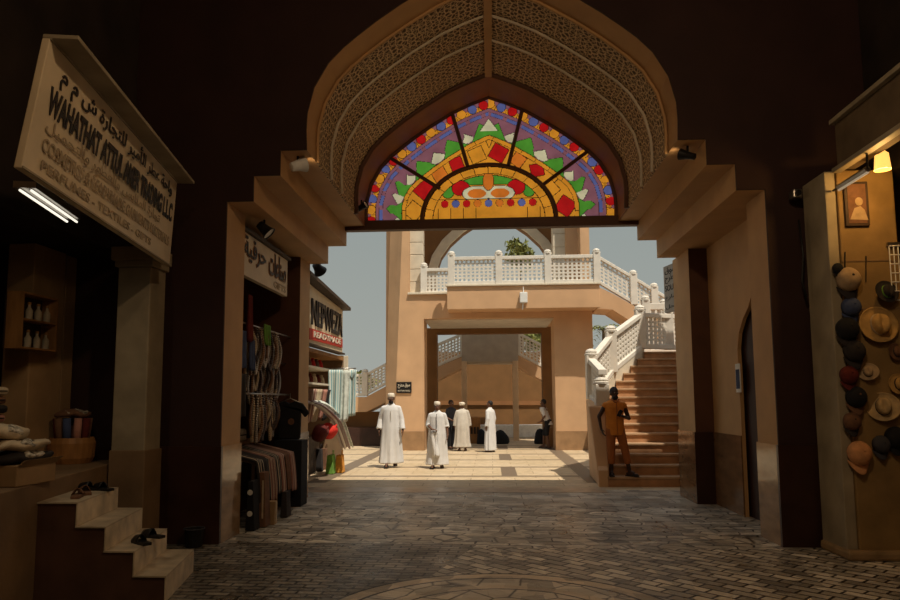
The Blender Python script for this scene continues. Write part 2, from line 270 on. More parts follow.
# ------------------------------------------------------------------ mesh helpers
def orient(o):
    return o
class MB:
    def __init__(s): s.v = []; s.f = []; s.uv = {}; s.mi = []
    def add(s, vs, fs, mi=0):
        k = len(s.v); s.v += [tuple(map(float, p)) for p in vs]; s.f += [tuple(i+k for i in f) for f in fs]; s.mi += [mi]*len(fs); return s
    def box(s, x0, x1, y0, y1, z0, z1, mi=0):
        x0, x1 = sorted((x0, x1)); y0, y1 = sorted((y0, y1)); z0, z1 = sorted((z0, z1))
        return s.add([(x0, y0, z0), (x1, y0, z0), (x1, y1, z0), (x0, y1, z0), (x0, y0, z1), (x1, y0, z1), (x1, y1, z1), (x0, y1, z1)],
                     [(0, 3, 2, 1), (4, 5, 6, 7), (0, 1, 5, 4), (1, 2, 6, 5), (2, 3, 7, 6), (3, 0, 4, 7)], mi)
    def hexa(s, lo, hi, mi=0):          # bottom quad, top quad
        return s.add(list(lo)+list(hi), [(3, 2, 1, 0), (4, 5, 6, 7), (0, 1, 5, 4), (1, 2, 6, 5), (2, 3, 7, 6), (3, 0, 4, 7)], mi)
    def prism(s, poly, axis, a, b, mi=0):
        """poly of 2D points; axis 'y': (x,z) extruded in y; 'x': (y,z) extruded in x; 'z': (x,y) extruded in z"""
        mk = {'y': lambda p, t: (p[0], t, p[1]), 'x': lambda p, t: (t, p[0], p[1]), 'z': lambda p, t: (p[0], p[1], t)}[axis]
        n = len(poly); vs = [mk(p, a) for p in poly]+[mk(p, b) for p in poly]
        tri = tessellate_polygon([[Vector((p[0], p[1], 0)) for p in poly]])
        fs = [tuple(t) for t in tri]+[tuple(i+n for i in reversed(t)) for t in tri]
        fs += [(i, (i+1) % n, (i+1) % n+n, i+n) for i in range(n)]
        return s.add(vs, fs, mi)
    def tube(s, pts, r, seg=8, mi=0, caps=True):
        pts = [Vector(p) for p in pts]; rs = r if isinstance(r, (list, tuple)) else [r]*len(pts); vs = []; fs = []
        up = None
        for i, p in enumerate(pts):
            d = (pts[min(i+1, len(pts)-1)]-pts[max(i-1, 0)]).normalized()
            if up is None: up = Vector((0, 0, 1)) if abs(d.z) < .9 else Vector((0, 1, 0))
            a = d.cross(up)
            if a.length < 1e-4: a = d.cross(Vector((1, 0, 0)))
            a.normalize(); b = a.cross(d).normalized(); up = b
            for j in range(seg):
                t = 2*PI*j/seg; vs.append(p+a*(rs[i]*math.cos(t))+b*(rs[i]*math.sin(t)))
        for i in range(len(pts)-1):
            for j in range(seg): fs.append((i*seg+j, i*seg+(j+1) % seg, (i+1)*seg+(j+1) % seg, (i+1)*seg+j))
        if caps: fs += [tuple(range(seg))[::-1], tuple(range((len(pts)-1)*seg, len(pts)*seg))]
        return s.add(vs, fs, mi)
    def capsule(s, p, q, r1, r2, seg=10, mi=0):
        p = Vector(p); q = Vector(q); d = (q-p); L = d.length or 1e-4; d = d/L
        pts = []; rs = []
        for k in range(4): a = PI/2*(1-k/3.); pts.append(p-d*(r1*math.sin(a))); rs.append(max(r1*math.cos(a), r1*.06))
        for k in range(4): a = PI/2*k/3.; pts.append(q+d*(r2*math.sin(a))); rs.append(max(r2*math.cos(a), r2*.06))
        return s.tube(pts, rs, seg, mi)
    def lathe(s, prof, c=(0, 0, 0), seg=20, mi=0, sx=1, sy=1):
        vs = []; fs = []
        for (r, z) in prof:
            for j in range(seg): t = 2*PI*j/seg; vs.append((c[0]+r*sx*math.cos(t), c[1]+r*sy*math.sin(t), c[2]+z))
        for i in range(len(prof)-1):
            for j in range(seg): fs.append((i*seg+j, i*seg+(j+1) % seg, (i+1)*seg+(j+1) % seg, (i+1)*seg+j))
        fs += [tuple(range(seg))[::-1], tuple(range((len(prof)-1)*seg, len(prof)*seg))]
        return s.add(vs, fs, mi)
    def ball(s, c, rx, ry=None, rz=None, seg=14, rings=9, mi=0):
        ry = ry or rx; rz = rz or rx
        prof = [(max(.02, math.sin(PI*i/rings)), -math.cos(PI*i/rings)) for i in range(rings+1)]
        vs = []; fs = []
        for (r, z) in prof:
            for j in range(seg): t = 2*PI*j/seg; vs.append((c[0]+r*rx*math.cos(t), c[1]+r*ry*math.sin(t), c[2]+z*rz))
        for i in range(rings):
            for j in range(seg): fs.append((i*seg+j, i*seg+(j+1) % seg, (i+1)*seg+(j+1) % seg, (i+1)*seg+j))
        fs += [tuple(range(seg))[::-1], tuple(range(rings*seg, rings*seg+seg))]
        return s.add(vs, fs, mi)
    def sheet(s, fn, nu, nv, th=0, mi=0):
        """parametric sheet fn(u,v) with uv"""
        k = len(s.v); vs = [fn(i/nu, j/nv) for j in range(nv+1) for i in range(nu+1)]
        for j in range(nv+1):
            for i in range(nu+1): s.uv[k+j*(nu+1)+i] = (i/nu, j/nv)
        fs = [(j*(nu+1)+i, j*(nu+1)+i+1, (j+1)*(nu+1)+i+1, (j+1)*(nu+1)+i) for j in range(nv) for i in range(nu)]
        return s.add(vs, fs, mi)
    def xf(s, mtx, start=0):
        s.v[start:] = [tuple(mtx @ Vector(p)) for p in s.v[start:]]; return s
    def build(s, name, mats, parent=None, smooth=False, bevel=0, solid=0, fix=True):
        off = Vector((0, 0, 0)); p = parent
        while p is not None: off += p.location; p = p.parent
        me = bpy.data.meshes.new(name); me.from_pydata([tuple(Vector(v)-off) for v in s.v], [], s.f)
        for m in (mats if isinstance(mats, (list, tuple)) else [mats]): me.materials.append(M[m] if isinstance(m, str) else m)
        for i, pl in enumerate(me.polygons): pl.material_index = s.mi[i]
        if s.uv:
            ul = me.uv_layers.new(name='UVMap')
            for lp in me.loops: ul.data[lp.index].uv = s.uv.get(lp.vertex_index, (0, 0))
        me.update(); me.validate()
        if fix:
            bm = bmesh.new(); bm.from_mesh(me); bmesh.ops.recalc_face_normals(bm, faces=bm.faces); bm.to_mesh(me); bm.free()
        if smooth:
            for pl in me.polygons: pl.use_smooth = True
        o = bpy.data.objects.new(name, me); COL.objects.link(o)
        if parent is not None: o.parent = parent
        if bevel:
            b = o.modifiers.new('bevel', 'BEVEL'); b.width = bevel; b.segments = 2; b.limit_method = 'ANGLE'; b.angle_limit = .7
        if solid:
            b = o.modifiers.new('thickness', 'SOLIDIFY'); b.thickness = solid; b.offset = 0
        return o
def tag(o, label=None, cat=None, group=None, kind=None):
    if label: o['label'] = label
    if cat: o['category'] = cat
    if group: o['group'] = group
    if kind: o['kind'] = kind
    return o
def thing(name, label, cat, loc=(0, 0, 0), group=None):
    o = bpy.data.objects.new(name, None); COL.objects.link(o); o.location = loc; o.empty_display_size = .2
    return tag(o, label, cat, group)
def struct(name, mb, m, **k):
    return tag(mb.build(name, m, **k), kind='structure')
KIDS = {}
def copy_tree(o, parent=None, label=None, loc=None, rot=None, scale=None):
    c = o.copy(); COL.objects.link(c)
    if parent is not None: c.parent = parent
    if label: c['label'] = label
    if loc is not None: c.location = loc
    if rot is not None: c.rotation_euler = rot
    if scale is not None: c.scale = scale
    for ch in list(o.children): copy_tree(ch, c)
    return c
# lettering -------------------------------------------------------------
AR = {'ا': 'ﺍﺎ', 'أ': 'ﺃﺄ', 'ب': 'ﺏﺐﺑﺒ', 'ة': 'ﺓﺔ', 'ت': 'ﺕﺖﺗﺘ', 'ج': 'ﺝﺞﺟﺠ', 'ح': 'ﺡﺢﺣﺤ', 'د': 'ﺩﺪ', 'ر': 'ﺭﺮ', 'ز': 'ﺯﺰ', 'س': 'ﺱﺲﺳﺴ', 'ش': 'ﺵﺶﺷﺸ', 'ص': 'ﺹﺺﺻﺼ',
      'ط': 'ﻁﻂﻃﻄ', 'ع': 'ﻉﻊﻋﻌ', 'ف': 'ﻑﻒﻓﻔ', 'ق': 'ﻕﻖﻗﻘ', 'ك': 'ﻙﻚﻛﻜ', 'ل': 'ﻝﻞﻟﻠ', 'م': 'ﻡﻢﻣﻤ', 'ن': 'ﻥﻦﻧﻨ', 'ه': 'ﻩﻪﻫﻬ', 'و': 'ﻭﻮ', 'ي': 'ﻱﻲﻳﻴ'}
def arabic(t):
    out = []
    for i, ch in enumerate(t):
        if ch not in AR: out.append(ch); continue
        joinp = i > 0 and t[i-1] in AR and len(AR[t[i-1]]) == 4
        joinn = len(AR[ch]) == 4 and i+1 < len(t) and t[i+1] in AR
        out.append(AR[ch][(3 if joinn else 1) if joinp else (2 if joinn else 0)])
    return ''.join(reversed(out))
def lettering(name, body, m, parent, origin, ex, ey, width, height, depth=.006, bold=0, mapper=None):
    """text as mesh on a plane: origin = lower-left corner, ex/ey unit directions, stretched to width x height"""
    c = bpy.data.curves.new(name, 'FONT'); c.body = body; c.extrude = .01; c.offset = bold
    o = bpy.data.objects.new(name, c); COL.objects.link(o); bpy.context.view_layer.update()
    me = bpy.data.meshes.new_from_object(o.evaluated_get(bpy.context.evaluated_depsgraph_get()))
    COL.objects.unlink(o); bpy.data.objects.remove(o)
    vs = [v.co.copy() for v in me.vertices]
    if not vs: return None
    x0 = min(v.x for v in vs); x1 = max(v.x for v in vs); y0 = min(v.y for v in vs); y1 = max(v.y for v in vs)
    ex = Vector(ex); ey = Vector(ey); en = ex.cross(ey); origin = Vector(origin)
    if mapper:
        mb = MB(); mb.add([mapper((v.x-x0)/(x1-x0)*width, (v.y-y0)/(y1-y0)*height, v.z/.01*depth*.5+depth*.5) for v in vs], [tuple(p.vertices) for p in me.polygons])
        return mb.build(name, m, parent, fix=False)
    mb = MB(); mb.add([origin+ex*((v.x-x0)/(x1-x0)*width)+ey*((v.y-y0)/(y1-y0)*height)+en*(v.z/.01*depth*.5+depth*.5) for v in vs], [tuple(p.vertices) for p in me.polygons])
    return mb.build(name, m, parent, fix=False)

# ------------------------------------------------------------------ the gateway
D1, D2 = 8.02, 11.91
W1, W2, W3, W4 = 3.15, 2.83, 2.51, 2.19
Z1, Z2, Z3 = 4.0, 4.31, 4.617
HALF = [(2.19, 4.617), (2.20, 4.86), (2.19, 5.08), (2.11, 5.40), (1.94, 5.70), (1.76, 5.89), (1.58, 6.04), (1.36, 6.21), (1.07, 6.41), (.66, 6.66), (.33, 6.81), (0, 6.93)]
ARCH = [(-x, z) for x, z in HALF]+[(x, z) for x, z in HALF[::-1][1:]]             # left spring -> apex -> right spring
STEPL = [(-W1, Z1), (-W2, Z1), (-W2, Z2), (-W3, Z2), (-W3, Z3)]
OPEN = STEPL+ARCH+[(-x, z) for x, z in STEPL[::-1]]
TOP = 7.0
floor = MB(); floor.box(-7, 7, -8.2, 12.9, -.2, 0); struct('floor', floor, 'lane')
pl = MB(); pl.box(-40, 45, 12.9, 80, -.2, 0); struct('floor_plaza', pl, 'plaza')
th = MB(); th.box(-6.6, 2.0, 12.55, 13.25, 0, .004); struct('trim_1', th, mat('brown_granite_band', (.40, .30, .21), .35, .3, 4, .03, 20))

gw = thing('gateway', 'ochre covered gateway with stepped corbels and a pointed lattice vault framing the courtyard', 'gateway', (0, D1, 0))
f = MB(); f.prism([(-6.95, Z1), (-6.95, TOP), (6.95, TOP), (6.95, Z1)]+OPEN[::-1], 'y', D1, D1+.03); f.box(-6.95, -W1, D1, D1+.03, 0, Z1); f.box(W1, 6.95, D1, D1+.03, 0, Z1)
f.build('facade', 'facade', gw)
b = MB(); b.prism([(-6.95, Z1), (-6.95, TOP), (6.95, TOP), (6.95, Z1)]+OPEN[::-1], 'y', D1+.03, D2); b.build('upper_body', 'ochre', gw)
YL, YLb, YR, YRb = 8.66, 11.3, 8.63, 11.2
XR = 3.44
for x0, x1, y0, y1 in ((-6.4, -W1, D1+.03, YL), (-6.4, -W1, YLb, D2), (W1, 6.4, D1+.03, YR), (W1, 6.4, YRb, D2+.25)):
    MB().box(x0, x1, y0, y1, 0, Z1).build('pier', 'ochre', gw)
# recessed right wall with the ogee doorway
ya, yb = YR, YRb
og = [(10.0, 0), (10.0, 2.05), (10.02, 2.3), (9.93, 2.52), (9.75, 2.70), (9.55, 2.82), (9.42, 2.95), (9.36, 3.12)]
ogr = [(18.72-y, z) for y, z in og[::-1][1:]]
rw = MB(); rw.prism([(ya, 0), (ya, Z1), (yb, Z1), (yb, 0)]+og+[p for p in ogr if p[0] > ya+.02]+[(18.72-10.0, 0)], 'x', XR, XR+.05); rw.build('recess_wall', 'ochre', gw)
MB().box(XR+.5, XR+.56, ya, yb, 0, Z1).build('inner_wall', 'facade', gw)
dw = MB(); dw.box(XR+.08, XR+.14, ya+.05, 10.1, 0, 3.2); tag(dw.build('doorway_shade', 'doorway_dark', gw), 'dark maroon sheet giving the open doorway its shade')  # dark sheet set in the open doorway, standing in for its shade
# polished dados
for x0, x1, y0, y1, m in ((-6.4, -W1+.02, D1-.02, D1+.03, 'dado_dark'), (W1-.02, 6.4, D1-.02, D1+.03, 'dado_dark'), (-W1, -W1+.02, D1+.03, YL, 'marble'), (W1-.02, W1, D1+.03, YR, 'marble'),
                          (-W1, -W1+.02, YLb, D2, 'marble'), (W1-.02, W1, YRb, D2+.25, 'marble_brown'), (XR-.02, XR, 10.0, YRb, 'marble_brown'), (W1-.02, XR, YRb-.02, YRb, 'dado_dark'), (-4.7, -W1+.02, YLb-.02, YLb, 'dado_dark')):
    tag(MB().box(x0, x1, y0, y1, 0, 1.1).build('dado', m, gw), 'dark polished stone dado' if m == 'dado_dark' else 'polished brown marble dado' if m == 'marble_brown' else 'polished beige marble dado')
MB().box(W1+.002, XR, YRb-.004, YRb, 1.1, Z1).build('jamb', 'brown_trim', gw)
MB().box(-4.7, -W1-.002, YLb-.004, YLb, 1.1, Z1).build('jamb', 'brown_trim', gw)
# shop recess inside the left side
MB().box(-4.8, -4.7, YL, YLb, 0, Z1).build('recess_back', 'plaster_dark', gw)
# vault
def arch_arc():
    s = [0]
    for a, c in zip(ARCH, ARCH[1:]): s.append(s[-1]+math.dist(a, c))
    return s
def vault(y0, y1, off=0.0, clip=None):
    mb = MB(); S = arch_arc(); n = len(ARCH)
    for (x, z), s in zip(ARCH, S):
        k = 1-off/4.; cx, cz = x*k, 4.9+(z-4.9)*k if z > 4.9 else z
        for y in (y0, y1): mb.uv[len(mb.v)] = (s, y); mb.v.append((cx, y, cz))
    mb.f = [(2*i, 2*i+1, 2*i+3, 2*i+2) for i in range(n-1)]; mb.mi = [0]*(n-1)
    return mb
o = vault(8.50, 10.92, .03).build('vault_lattice', 'lattice', gw, fix=False); o.modifiers.new('thickness', 'SOLIDIFY').thickness = .02
tag(o, 'carved geometric plaster lattice lining the vault')
o = vault(10.95, D2-.12, .05).build('vault_band', 'rim_brown', gw, fix=False); o.modifiers.new('thickness', 'SOLIDIFY').thickness = .02
def arch_bar(name, y, r, m, par, k=.0):
    pts = [(x*(1-k/4), y, 4.9+(z-4.9)*(1-k/4) if z > 4.9 else z) for x, z in ARCH]
    return MB().tube(pts, r, 6).build(name, m, par, smooth=True)
for y, r, m, k in ((8.5, .022, 'ochre', .04), (9.16, .020, 'cream', .08), (9.82, .020, 'cream', .08), (10.94, .045, 'brown_trim', .06)):
    arch_bar('moulding', y, r, m, gw, k)
MB().box(-.055, .055, 8.5, 10.93, 6.84, 6.93).build('ridge_rib', 'ochre', gw)

# ------------------------------------------------------------------ stained glass window
sg = thing('stained_glass_window', 'large pointed stained glass fanlight of amber, red, green, blue and violet panes above the passage', 'stained glass window', (0, D2-.06, 4.72))
YG = D2-.06
S = arch_arc(); AL = S[-1]
def outer(t):
    s = t*AL
    for i in range(len(S)-1):
        if s <= S[i+1]+1e-9:
            k = (s-S[i])/(S[i+1]-S[i]); return (ARCH[i][0]+(ARCH[i+1][0]-ARCH[i][0])*k, ARCH[i][1]+(ARCH[i+1][1]-ARCH[i][1])*k)
    return ARCH[-1]
NA = 1600
OUT = np.array([outer(i/NA) for i in range(NA+1)])
FC = (-.02, 4.72); FR = (1.16, .97)
def fan_arch(t):
    a = PI*(1-t); return (FC[0]+FR[0]*math.cos(a), FC[1]+FR[1]*math.sin(a))
TV = [.205, .405, .602, .80]                     # where the bars meet the outer arch
def window_bars():
    ends_o = [P(u, v, Y=YG) for u, v in ((390, 158), (452, 113), (522, 111), (590, 150))]
    ends_i = [P(u, v, Y=YG) for u, v in ((440, 189), (468, 168), (508, 167), (543, 185))]
    return list(zip(ends_o, ends_i))
BARS = window_bars()
# the polar frame of the design: t along the arch (0..1), s depth from the outer edge
def classify(x, z):
    dx, dz = OUT[:, 0]-x, OUT[:, 1]-z; d2 = dx*dx+dz*dz; i = int(d2.argmin()); d = math.sqrt(d2[i]); t = i/NA; arc = t*AL
    ex, ez = (x-FC[0])/FR[0], (z-FC[1])/FR[1]; q = math.hypot(ex, ez)
    if q > 1.0:
        if d < .035: return 5
        k = arc/.214; c = math.floor(k)+.5; r = math.hypot((k-c)*.214, d-.125)      # circles along an amber ribbon
        if r < .080: return (2, 1, 4)[int(math.floor(k)) % 3]
        if r < .089: return 0
        if d < .125: return 5
        if d < .205: return 1 if ((k % 1)-.0) > .03 else 0
        if d < .214: return 0
        if d < .265: return 5
        if d < .335: return 0 if d < .271 or d > .329 else (4 if (k/1.5) % 1 > .25 else 5)
        if abs(x) < .17 and 6.30 < z < 6.53 and abs(x) < (6.53-z)*.72: return 6 if abs(x) < (6.515-z)*.70 else 0
        per = AL/10; kk = arc/per; fr = abs(kk-math.floor(kk)-.5)*per              # green teeth with pale ones between
        f2 = abs(kk-round(kk))*per
        tip = .385+.275*fr/.27
        if d > tip and d < .66: return 3 if d > tip+.012 else 0
        if .44+.9*f2 < d < .66-.25*f2 and f2 < .13: return 6 if d > .455+.9*f2 else 0
        if d < .66: return 5
        if d < .672: return 0
        if d < .735: return 1 if (arc/.32) % 1 > .03 else 0
        if d < .744: return 0
        for (cx, cz, hw, cr) in DIAMONDS:                                           # tilted diamonds in the amber field
            ax, az = x-cx, z-cz; m1 = abs(ax*cr[0]+az*cr[1]); m2 = abs(-ax*cr[1]+az*cr[0])
            if max(m1, m2) < hw: return cr[2]
            if max(m1, m2) < hw+.012: return 0
        k2 = arc/(AL/9)
        if abs((k2+.5) % 1-.5) < .012: return 0
        return 1
    # fan light
    lx, lz = x-FC[0], z-FC[1]
    if q > .955: return 0
    if q > .84: return 0 if (math.atan2(ez, ex)/PI*14) % 1 < .05 else 1
    if q > .828: return 0
    if .21 < lz < .36:
        k = lx/.19; c = round(k); r = math.hypot((k-c)*.19, lz-.285)
        if abs(c) <= 4 and r < .064: return 2 if c % 2 == 0 and c != 0 else (4 if c in (-3, 0, 3) else 7)
        if abs(c) <= 4 and r < .068: return 0
        return 1
    if abs(lz-.215) < .006 or abs(lz-.36) < .006: return 0
    if lz < .21: return 0 if (lx/.22) % 1 < .035 else 1
    # flower
    def ell(cx, cz, rx, rz): return math.hypot((abs(lx)-cx)/rx, (lz-cz)/rz)
    e = math.hypot(lx/.09, (lz-.68)/.16)
    if e < 1: return 7
    if e < 1.1: return 0
    e = ell(.20, .46, .16, .085)
    if e < 1: return 7
    if e < 1.55 and lz > .37: return 6
    if e < 1.65 and lz > .37: return 0
    e = ell(.48, .56, .15, .13)
    if e < 1: return 2
    if e < 1.08: return 0
    if ell(.70, .50, .10, .11) < 1: return 3
    if ell(.70, .50, .11, .125) < 1: return 0
    if q < .80 and lz > .62: return 3
    if q < .815 and lz > .61: return 0
    return 1
DIAMONDS = []
for u_, v_, sz_, an_, cl_ in ((423, 189, 17, .85, 2), (456.5, 164, 13, .35, 2), (498.5, 153, 16, 1.05, 2), (537, 170, 13, .2, 2), (565.5, 206, 17, .95, 2),
                              (414, 211, 16, .9, 1), (440, 175, 14, .5, 7), (477, 155, 15, .4, 1), (518, 160, 13, .9, 7), (550, 189, 15, .7, 1)):
    q_ = P(u_, v_, Y=YG); DIAMONDS.append((q_.x, q_.z, sz_/2/59*.98, (math.cos(an_), math.sin(an_), cl_)))
def build_glass():
    cell = .0115; x0, x1, z0, z1 = -2.2, 2.2, 4.72, 6.93
    nx, nz = int((x1-x0)/cell), int((z1-z0)/cell)
    half = sorted(HALF, key=lambda p: p[1]); hz = [p[1] for p in half]; hx = [p[0] for p in half]
    secs = [MB() for _ in range(6)]; idx = [dict() for _ in range(6)]
    angs = [math.atan2(b[0].z-4.3, b[0].x) for b in BARS]
    for j in range(nz):
        zc = z0+(j+.5)*cell; wlim = float(np.interp(zc, hz, hx))
        for i in range(nx):
            xc = x0+(i+.5)*cell
            if abs(xc) > wlim: continue
            q = math.hypot((xc-FC[0])/FR[0], (zc-FC[1])/FR[1])
            if q <= .98: s = 5
            else:
                s = 0
                for bo, bi in BARS:
                    if (bo.x-bi.x)*(zc-bi.z)-(bo.z-bi.z)*(xc-bi.x) < 0: s += 1
            c = classify(xc, zc); mb = secs[s]; D = idx[s]; q4 = []
            for a, b_ in ((i, j), (i+1, j), (i+1, j+1), (i, j+1)):
                k = D.get((a, b_))
                if k is None: k = len(mb.v); D[(a, b_)] = k; mb.v.append((x0+a*cell, YG, z0+b_*cell))
                q4.append(k)
            mb.f.append(tuple(q4)); mb.mi.append(c)
    for s, mb in enumerate(secs):
        if mb.f: tag(mb.build('glass_panel', GL, sg, fix=False), 'half round fan of amber glass with a flower' if s == 5 else None)
build_glass()
bar = MB(); bar.tube([(x*.985, YG-.02, z-.02 if z > 5 else z) for x, z in ARCH], .045, 6); bar.build('frame', 'brown_trim', sg)
MB().tube([(FC[0]+FR[0]*math.cos(PI*i/32), YG-.02, FC[1]+FR[1]*math.sin(PI*i/32)) for i in range(33)], .034, 6).build('fan_bar', 'brown_trim', sg)
for a, c in BARS: MB().tube([a+Vector((0, -.02, 0)), c+Vector((0, -.02, 0))], .034, 6).build('glazing_bar', 'brown_trim', sg)
MB().box(-W3, W3, YG-.10, YG+.06, 4.55, 4.72).build('sill_beam', 'brown_trim', sg, bevel=.01)

# ------------------------------------------------------------------ the covered lane on the camera side
c = MB(); c.box(-7, 7, -8.2, D1-.001, 6.96, 7.2); struct('ceiling', c, 'timber_gloom')
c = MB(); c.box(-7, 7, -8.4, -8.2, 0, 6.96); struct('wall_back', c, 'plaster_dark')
for q in ((-7, -4.3, -8.2, 4.0, 0, 6.96), (-7, -4.3, 4.0, D1-.03, 3.34, 6.96), (-7, -6.8, 4.0, D1-.03, 0, 3.34)): struct('wall_left', MB().box(*q), 'timber_gloom' if q[4] > 3 else 'plaster_dark')  # upper walls on both sides darkened to near black to hold their shade
for q in ((4.3, 7, -8.2, 5.0, 0, 6.96), (4.3, 7, 5.0, D1-.03, 4.02, 6.96), (5.4, 7, 5.0, D1-.03, 0, 4.02)): struct('wall_right', MB().box(*q), 'timber_gloom' if q[4] > 3 else 'plaster_dark')
for k, y in enumerate((1.5, 3.7, 5.9)):
    tag(MB().box(-4.3, 4.3, y, y+.22, 6.72, 6.96).build('ceiling_beam', 'dark_wood', bevel=.01), ('dark roof beam above the lane close to the gateway', 'dark roof beam above the middle of the lane', 'dark roof beam overhead nearest the viewer')[2-k], 'beam')
# left shop: platform, posts
PZF = .95
def pfx(y): return -3.65-.2115*(y-5.07)
pf = MB(); pf.prism([(-6.79, 4.01), (pfx(4.01), 4.01), (pfx(7.98), 7.98), (-6.79, 7.98)], 'z', 0, PZF)
tag(pf.build('shop_platform', 'plaster_dark', bevel=.01), 'raised shop floor along the left side of the lane', 'platform')
sp_ = thing('shop_post', 'tan plastered post at the back of the left shop carrying the bottle shelf', 'post', (-4.9, 7.2, PZF))
XW = -4.9; MB().box(XW-.3, XW, P(30, 350, X=XW).y, P(62, 350, X=XW).y, PZF, 3.33).build('shaft', mat('tan_plaster', (.34, .21, .10), .75, .2, 3), sp_, bevel=.01)
sp2 = thing('wall_panel', 'tan flush panel between the shop post and the grey pilaster', 'panel', (-5.0, 7.8, PZF))
MB().box(XW-.2, XW-.04, P(66, 350, X=XW).y, D1-.04, PZF, 3.33).build('board', mat('tan_board', (.30, .185, .09), .7, .2, 3), sp2, bevel=.01)
pp = thing('pilaster', 'grey stone pilaster beside the left pier of the gateway', 'pilaster', (-3.92, 7.57, 0))
MB().box(-4.11, -3.74, 7.40, 7.76, 0, 3.10).build('shaft', 'pilaster', pp, bevel=.012)
MB().box(-4.14, -3.71, 7.37, 7.78, 3.10, 3.17).box(-4.17, -3.69, 7.34, 7.80, 3.17, 3.32).build('capital', 'pilaster', pp, bevel=.01)
MB().box(-4.125, -3.725, 7.385, 7.775, 0, 1.1).build('base', 'plaster_dark', pp, bevel=.01)
# shop steps
st = thing('shop_steps', 'flight of four pale edged stone steps up to the left shop', 'steps', (-3.2, 6.2, 0))
xs_n = [-2.68, -2.95, -3.20, -3.45, pfx(5.72)+.002]; sk = -.21
for i in range(4):
    xa, xb = xs_n[i], xs_n[4]; z1 = .195*(i+1)
    lo = [(xa, 5.72, 0 if i == 0 else z1-.195), (xb, 5.72, 0 if i == 0 else z1-.195), (xb+sk, 6.72, 0 if i == 0 else z1-.195), (xa+sk, 6.72, 0 if i == 0 else z1-.195)]
    hi = [(p[0], p[1], z1) for p in lo]
    s_ = MB().hexa(lo, hi).build('step', 'dado_dark' if False else mat('step_side', (.10, .05, .032), .6, .25, 4), st)
    tr = MB().hexa([(xa+.012, 5.705, z1-.0), (xs_n[i+1]-.0, 5.705, z1), (xs_n[i+1]+sk, 6.73, z1), (xa+sk+.012, 6.73, z1)], [(xa+.012, 5.705, z1+.012), (xs_n[i+1], 5.705, z1+.012), (xs_n[i+1]+sk, 6.73, z1+.012), (xa+sk+.012, 6.73, z1+.012)])
    tr.build('tread', mat('worn_marble_tread', (.50, .41, .29), .45, .35, 5, .05, 12), s_)
    rs = MB().hexa([(xa, 5.71, z1-.195), (xa+.012, 5.71, z1-.195), (xa+sk+.012, 6.73, z1-.195), (xa+sk, 6.73, z1-.195)], [(xa, 5.71, z1), (xa+.012, 5.71, z1), (xa+sk+.012, 6.73, z1), (xa+sk, 6.73, z1)])
    rs.build('riser', mat('worn_marble_riser', (.66, .55, .39), .45, .35, 5, .05, 12), s_)

# left sign
SA, SB = Vector((-2.96, 4.13, 3.09)), Vector((-3.5, 7.33, 3.17)); SH = .94
sx = (SB-SA); SL = Vector((sx.x, sx.y, 0)).length; ex = Vector((sx.x, sx.y, 0)).normalized(); ez = Vector((0, 0, 1)); en = Vector((ex.y, -ex.x, 0))   # en faces the lane
sgn = thing('shop_signboard', 'large cream signboard with black Arabic and English lettering above the left shop', 'sign', tuple((SA+SB)/2))
def sheared(x, y, d=0): return SA+ex*x+ez*y*(.92+.08*x/SL)+en*(d+.13*(y/SH)*(1-.6*x/SL))
def board(x0, x1, y0, y1, d0, d1):
    q = [(x0, y0), (x1, y0), (x1, y1), (x0, y1)]
    return MB().hexa([sheared(a, b_, d0) for a, b_ in q], [sheared(a, b_, d1) for a, b_ in q])
board(0, SL, 0, SH, -.05, 0).build('board', 'sign_face', sgn, bevel=.006)
board(0, SL+.06, SH, SH+.03, -.05, .17).build('hood', 'pilaster', sgn, bevel=.004)
for i, y in enumerate((0, SH-.012)): board(0, SL, y, y+.014, 0, .01).build('edging', 'pilaster', sgn)
def sign_text(t, m, x0, x1, y, h, bold=0): 
    lettering('lettering', t, m, sgn, (0, 0, 0), ex, ez, x1-x0, h, .004, bold, lambda a, b_, d_: sheared(x0+a, y+.02+b_, .002+d_))
sign_text(arabic('واحة عطر الأمير للتجارة ش م م'), 'ink', .24, SL-.18, .66, .22, .012)
sign_text('WAHATHAT ATTUL AMER TRADING L.L.C', 'ink', .14, SL-.10, .44, .20, .032)
sign_text(arabic('تجارة الملابس والعطور والتجميل'), 'ink_faded', .18, SL-.5, .31, .11, .004)
sign_text('COSMETICS & READYMADE GARMENTS MATERIALS', 'ink_faded', .18, SL-.12, .175, .10, .01)
sign_text('PERFUMES - TEXTILES - GIFTS', 'ink_faded', .22, SL-.7, .05, .07, .004)
# fluorescent under the sign
fl = thing('fluorescent_fitting', 'twin tube fluorescent fitting glowing under the left signboard', 'light', (-3.6, 5.4, 3.2))
a, c = P(27, 193, Z=3.18), P(73, 224, Z=3.18); d = (c-a); d.z = 0; L = d.length; d.normalize(); nn = Vector((-d.y, d.x, 0))
fb = MB().hexa([a+nn*.10+ez*.04, c+nn*.10+ez*.04, c-nn*.06+ez*.04, a-nn*.06+ez*.04], [a+nn*.10+ez*.09, c+nn*.10+ez*.09, c-nn*.06+ez*.09, a-nn*.06+ez*.09]); fb.build('housing', 'steel', fl)
for k in (-.03, .05): tag(MB().tube([a+nn*k+ez*.02, c+nn*k+ez*.02], .010, 8).build('tube', 'tube', fl), 'glowing white tube')

l = bpy.data.lights.new('tube_light', 'AREA'); l.shape = 'RECTANGLE'; l.size = L; l.size_y = .08; l.energy = 5; l.color = (1, .86, .62)
o = bpy.data.objects.new('tube_light', l); COL.objects.link(o); o.parent = fl; o.location = (a+c)/2+V3(0, 0, -.01)-fl.location; o.rotation_euler = (0, 0, math.atan2(d.y, d.x))
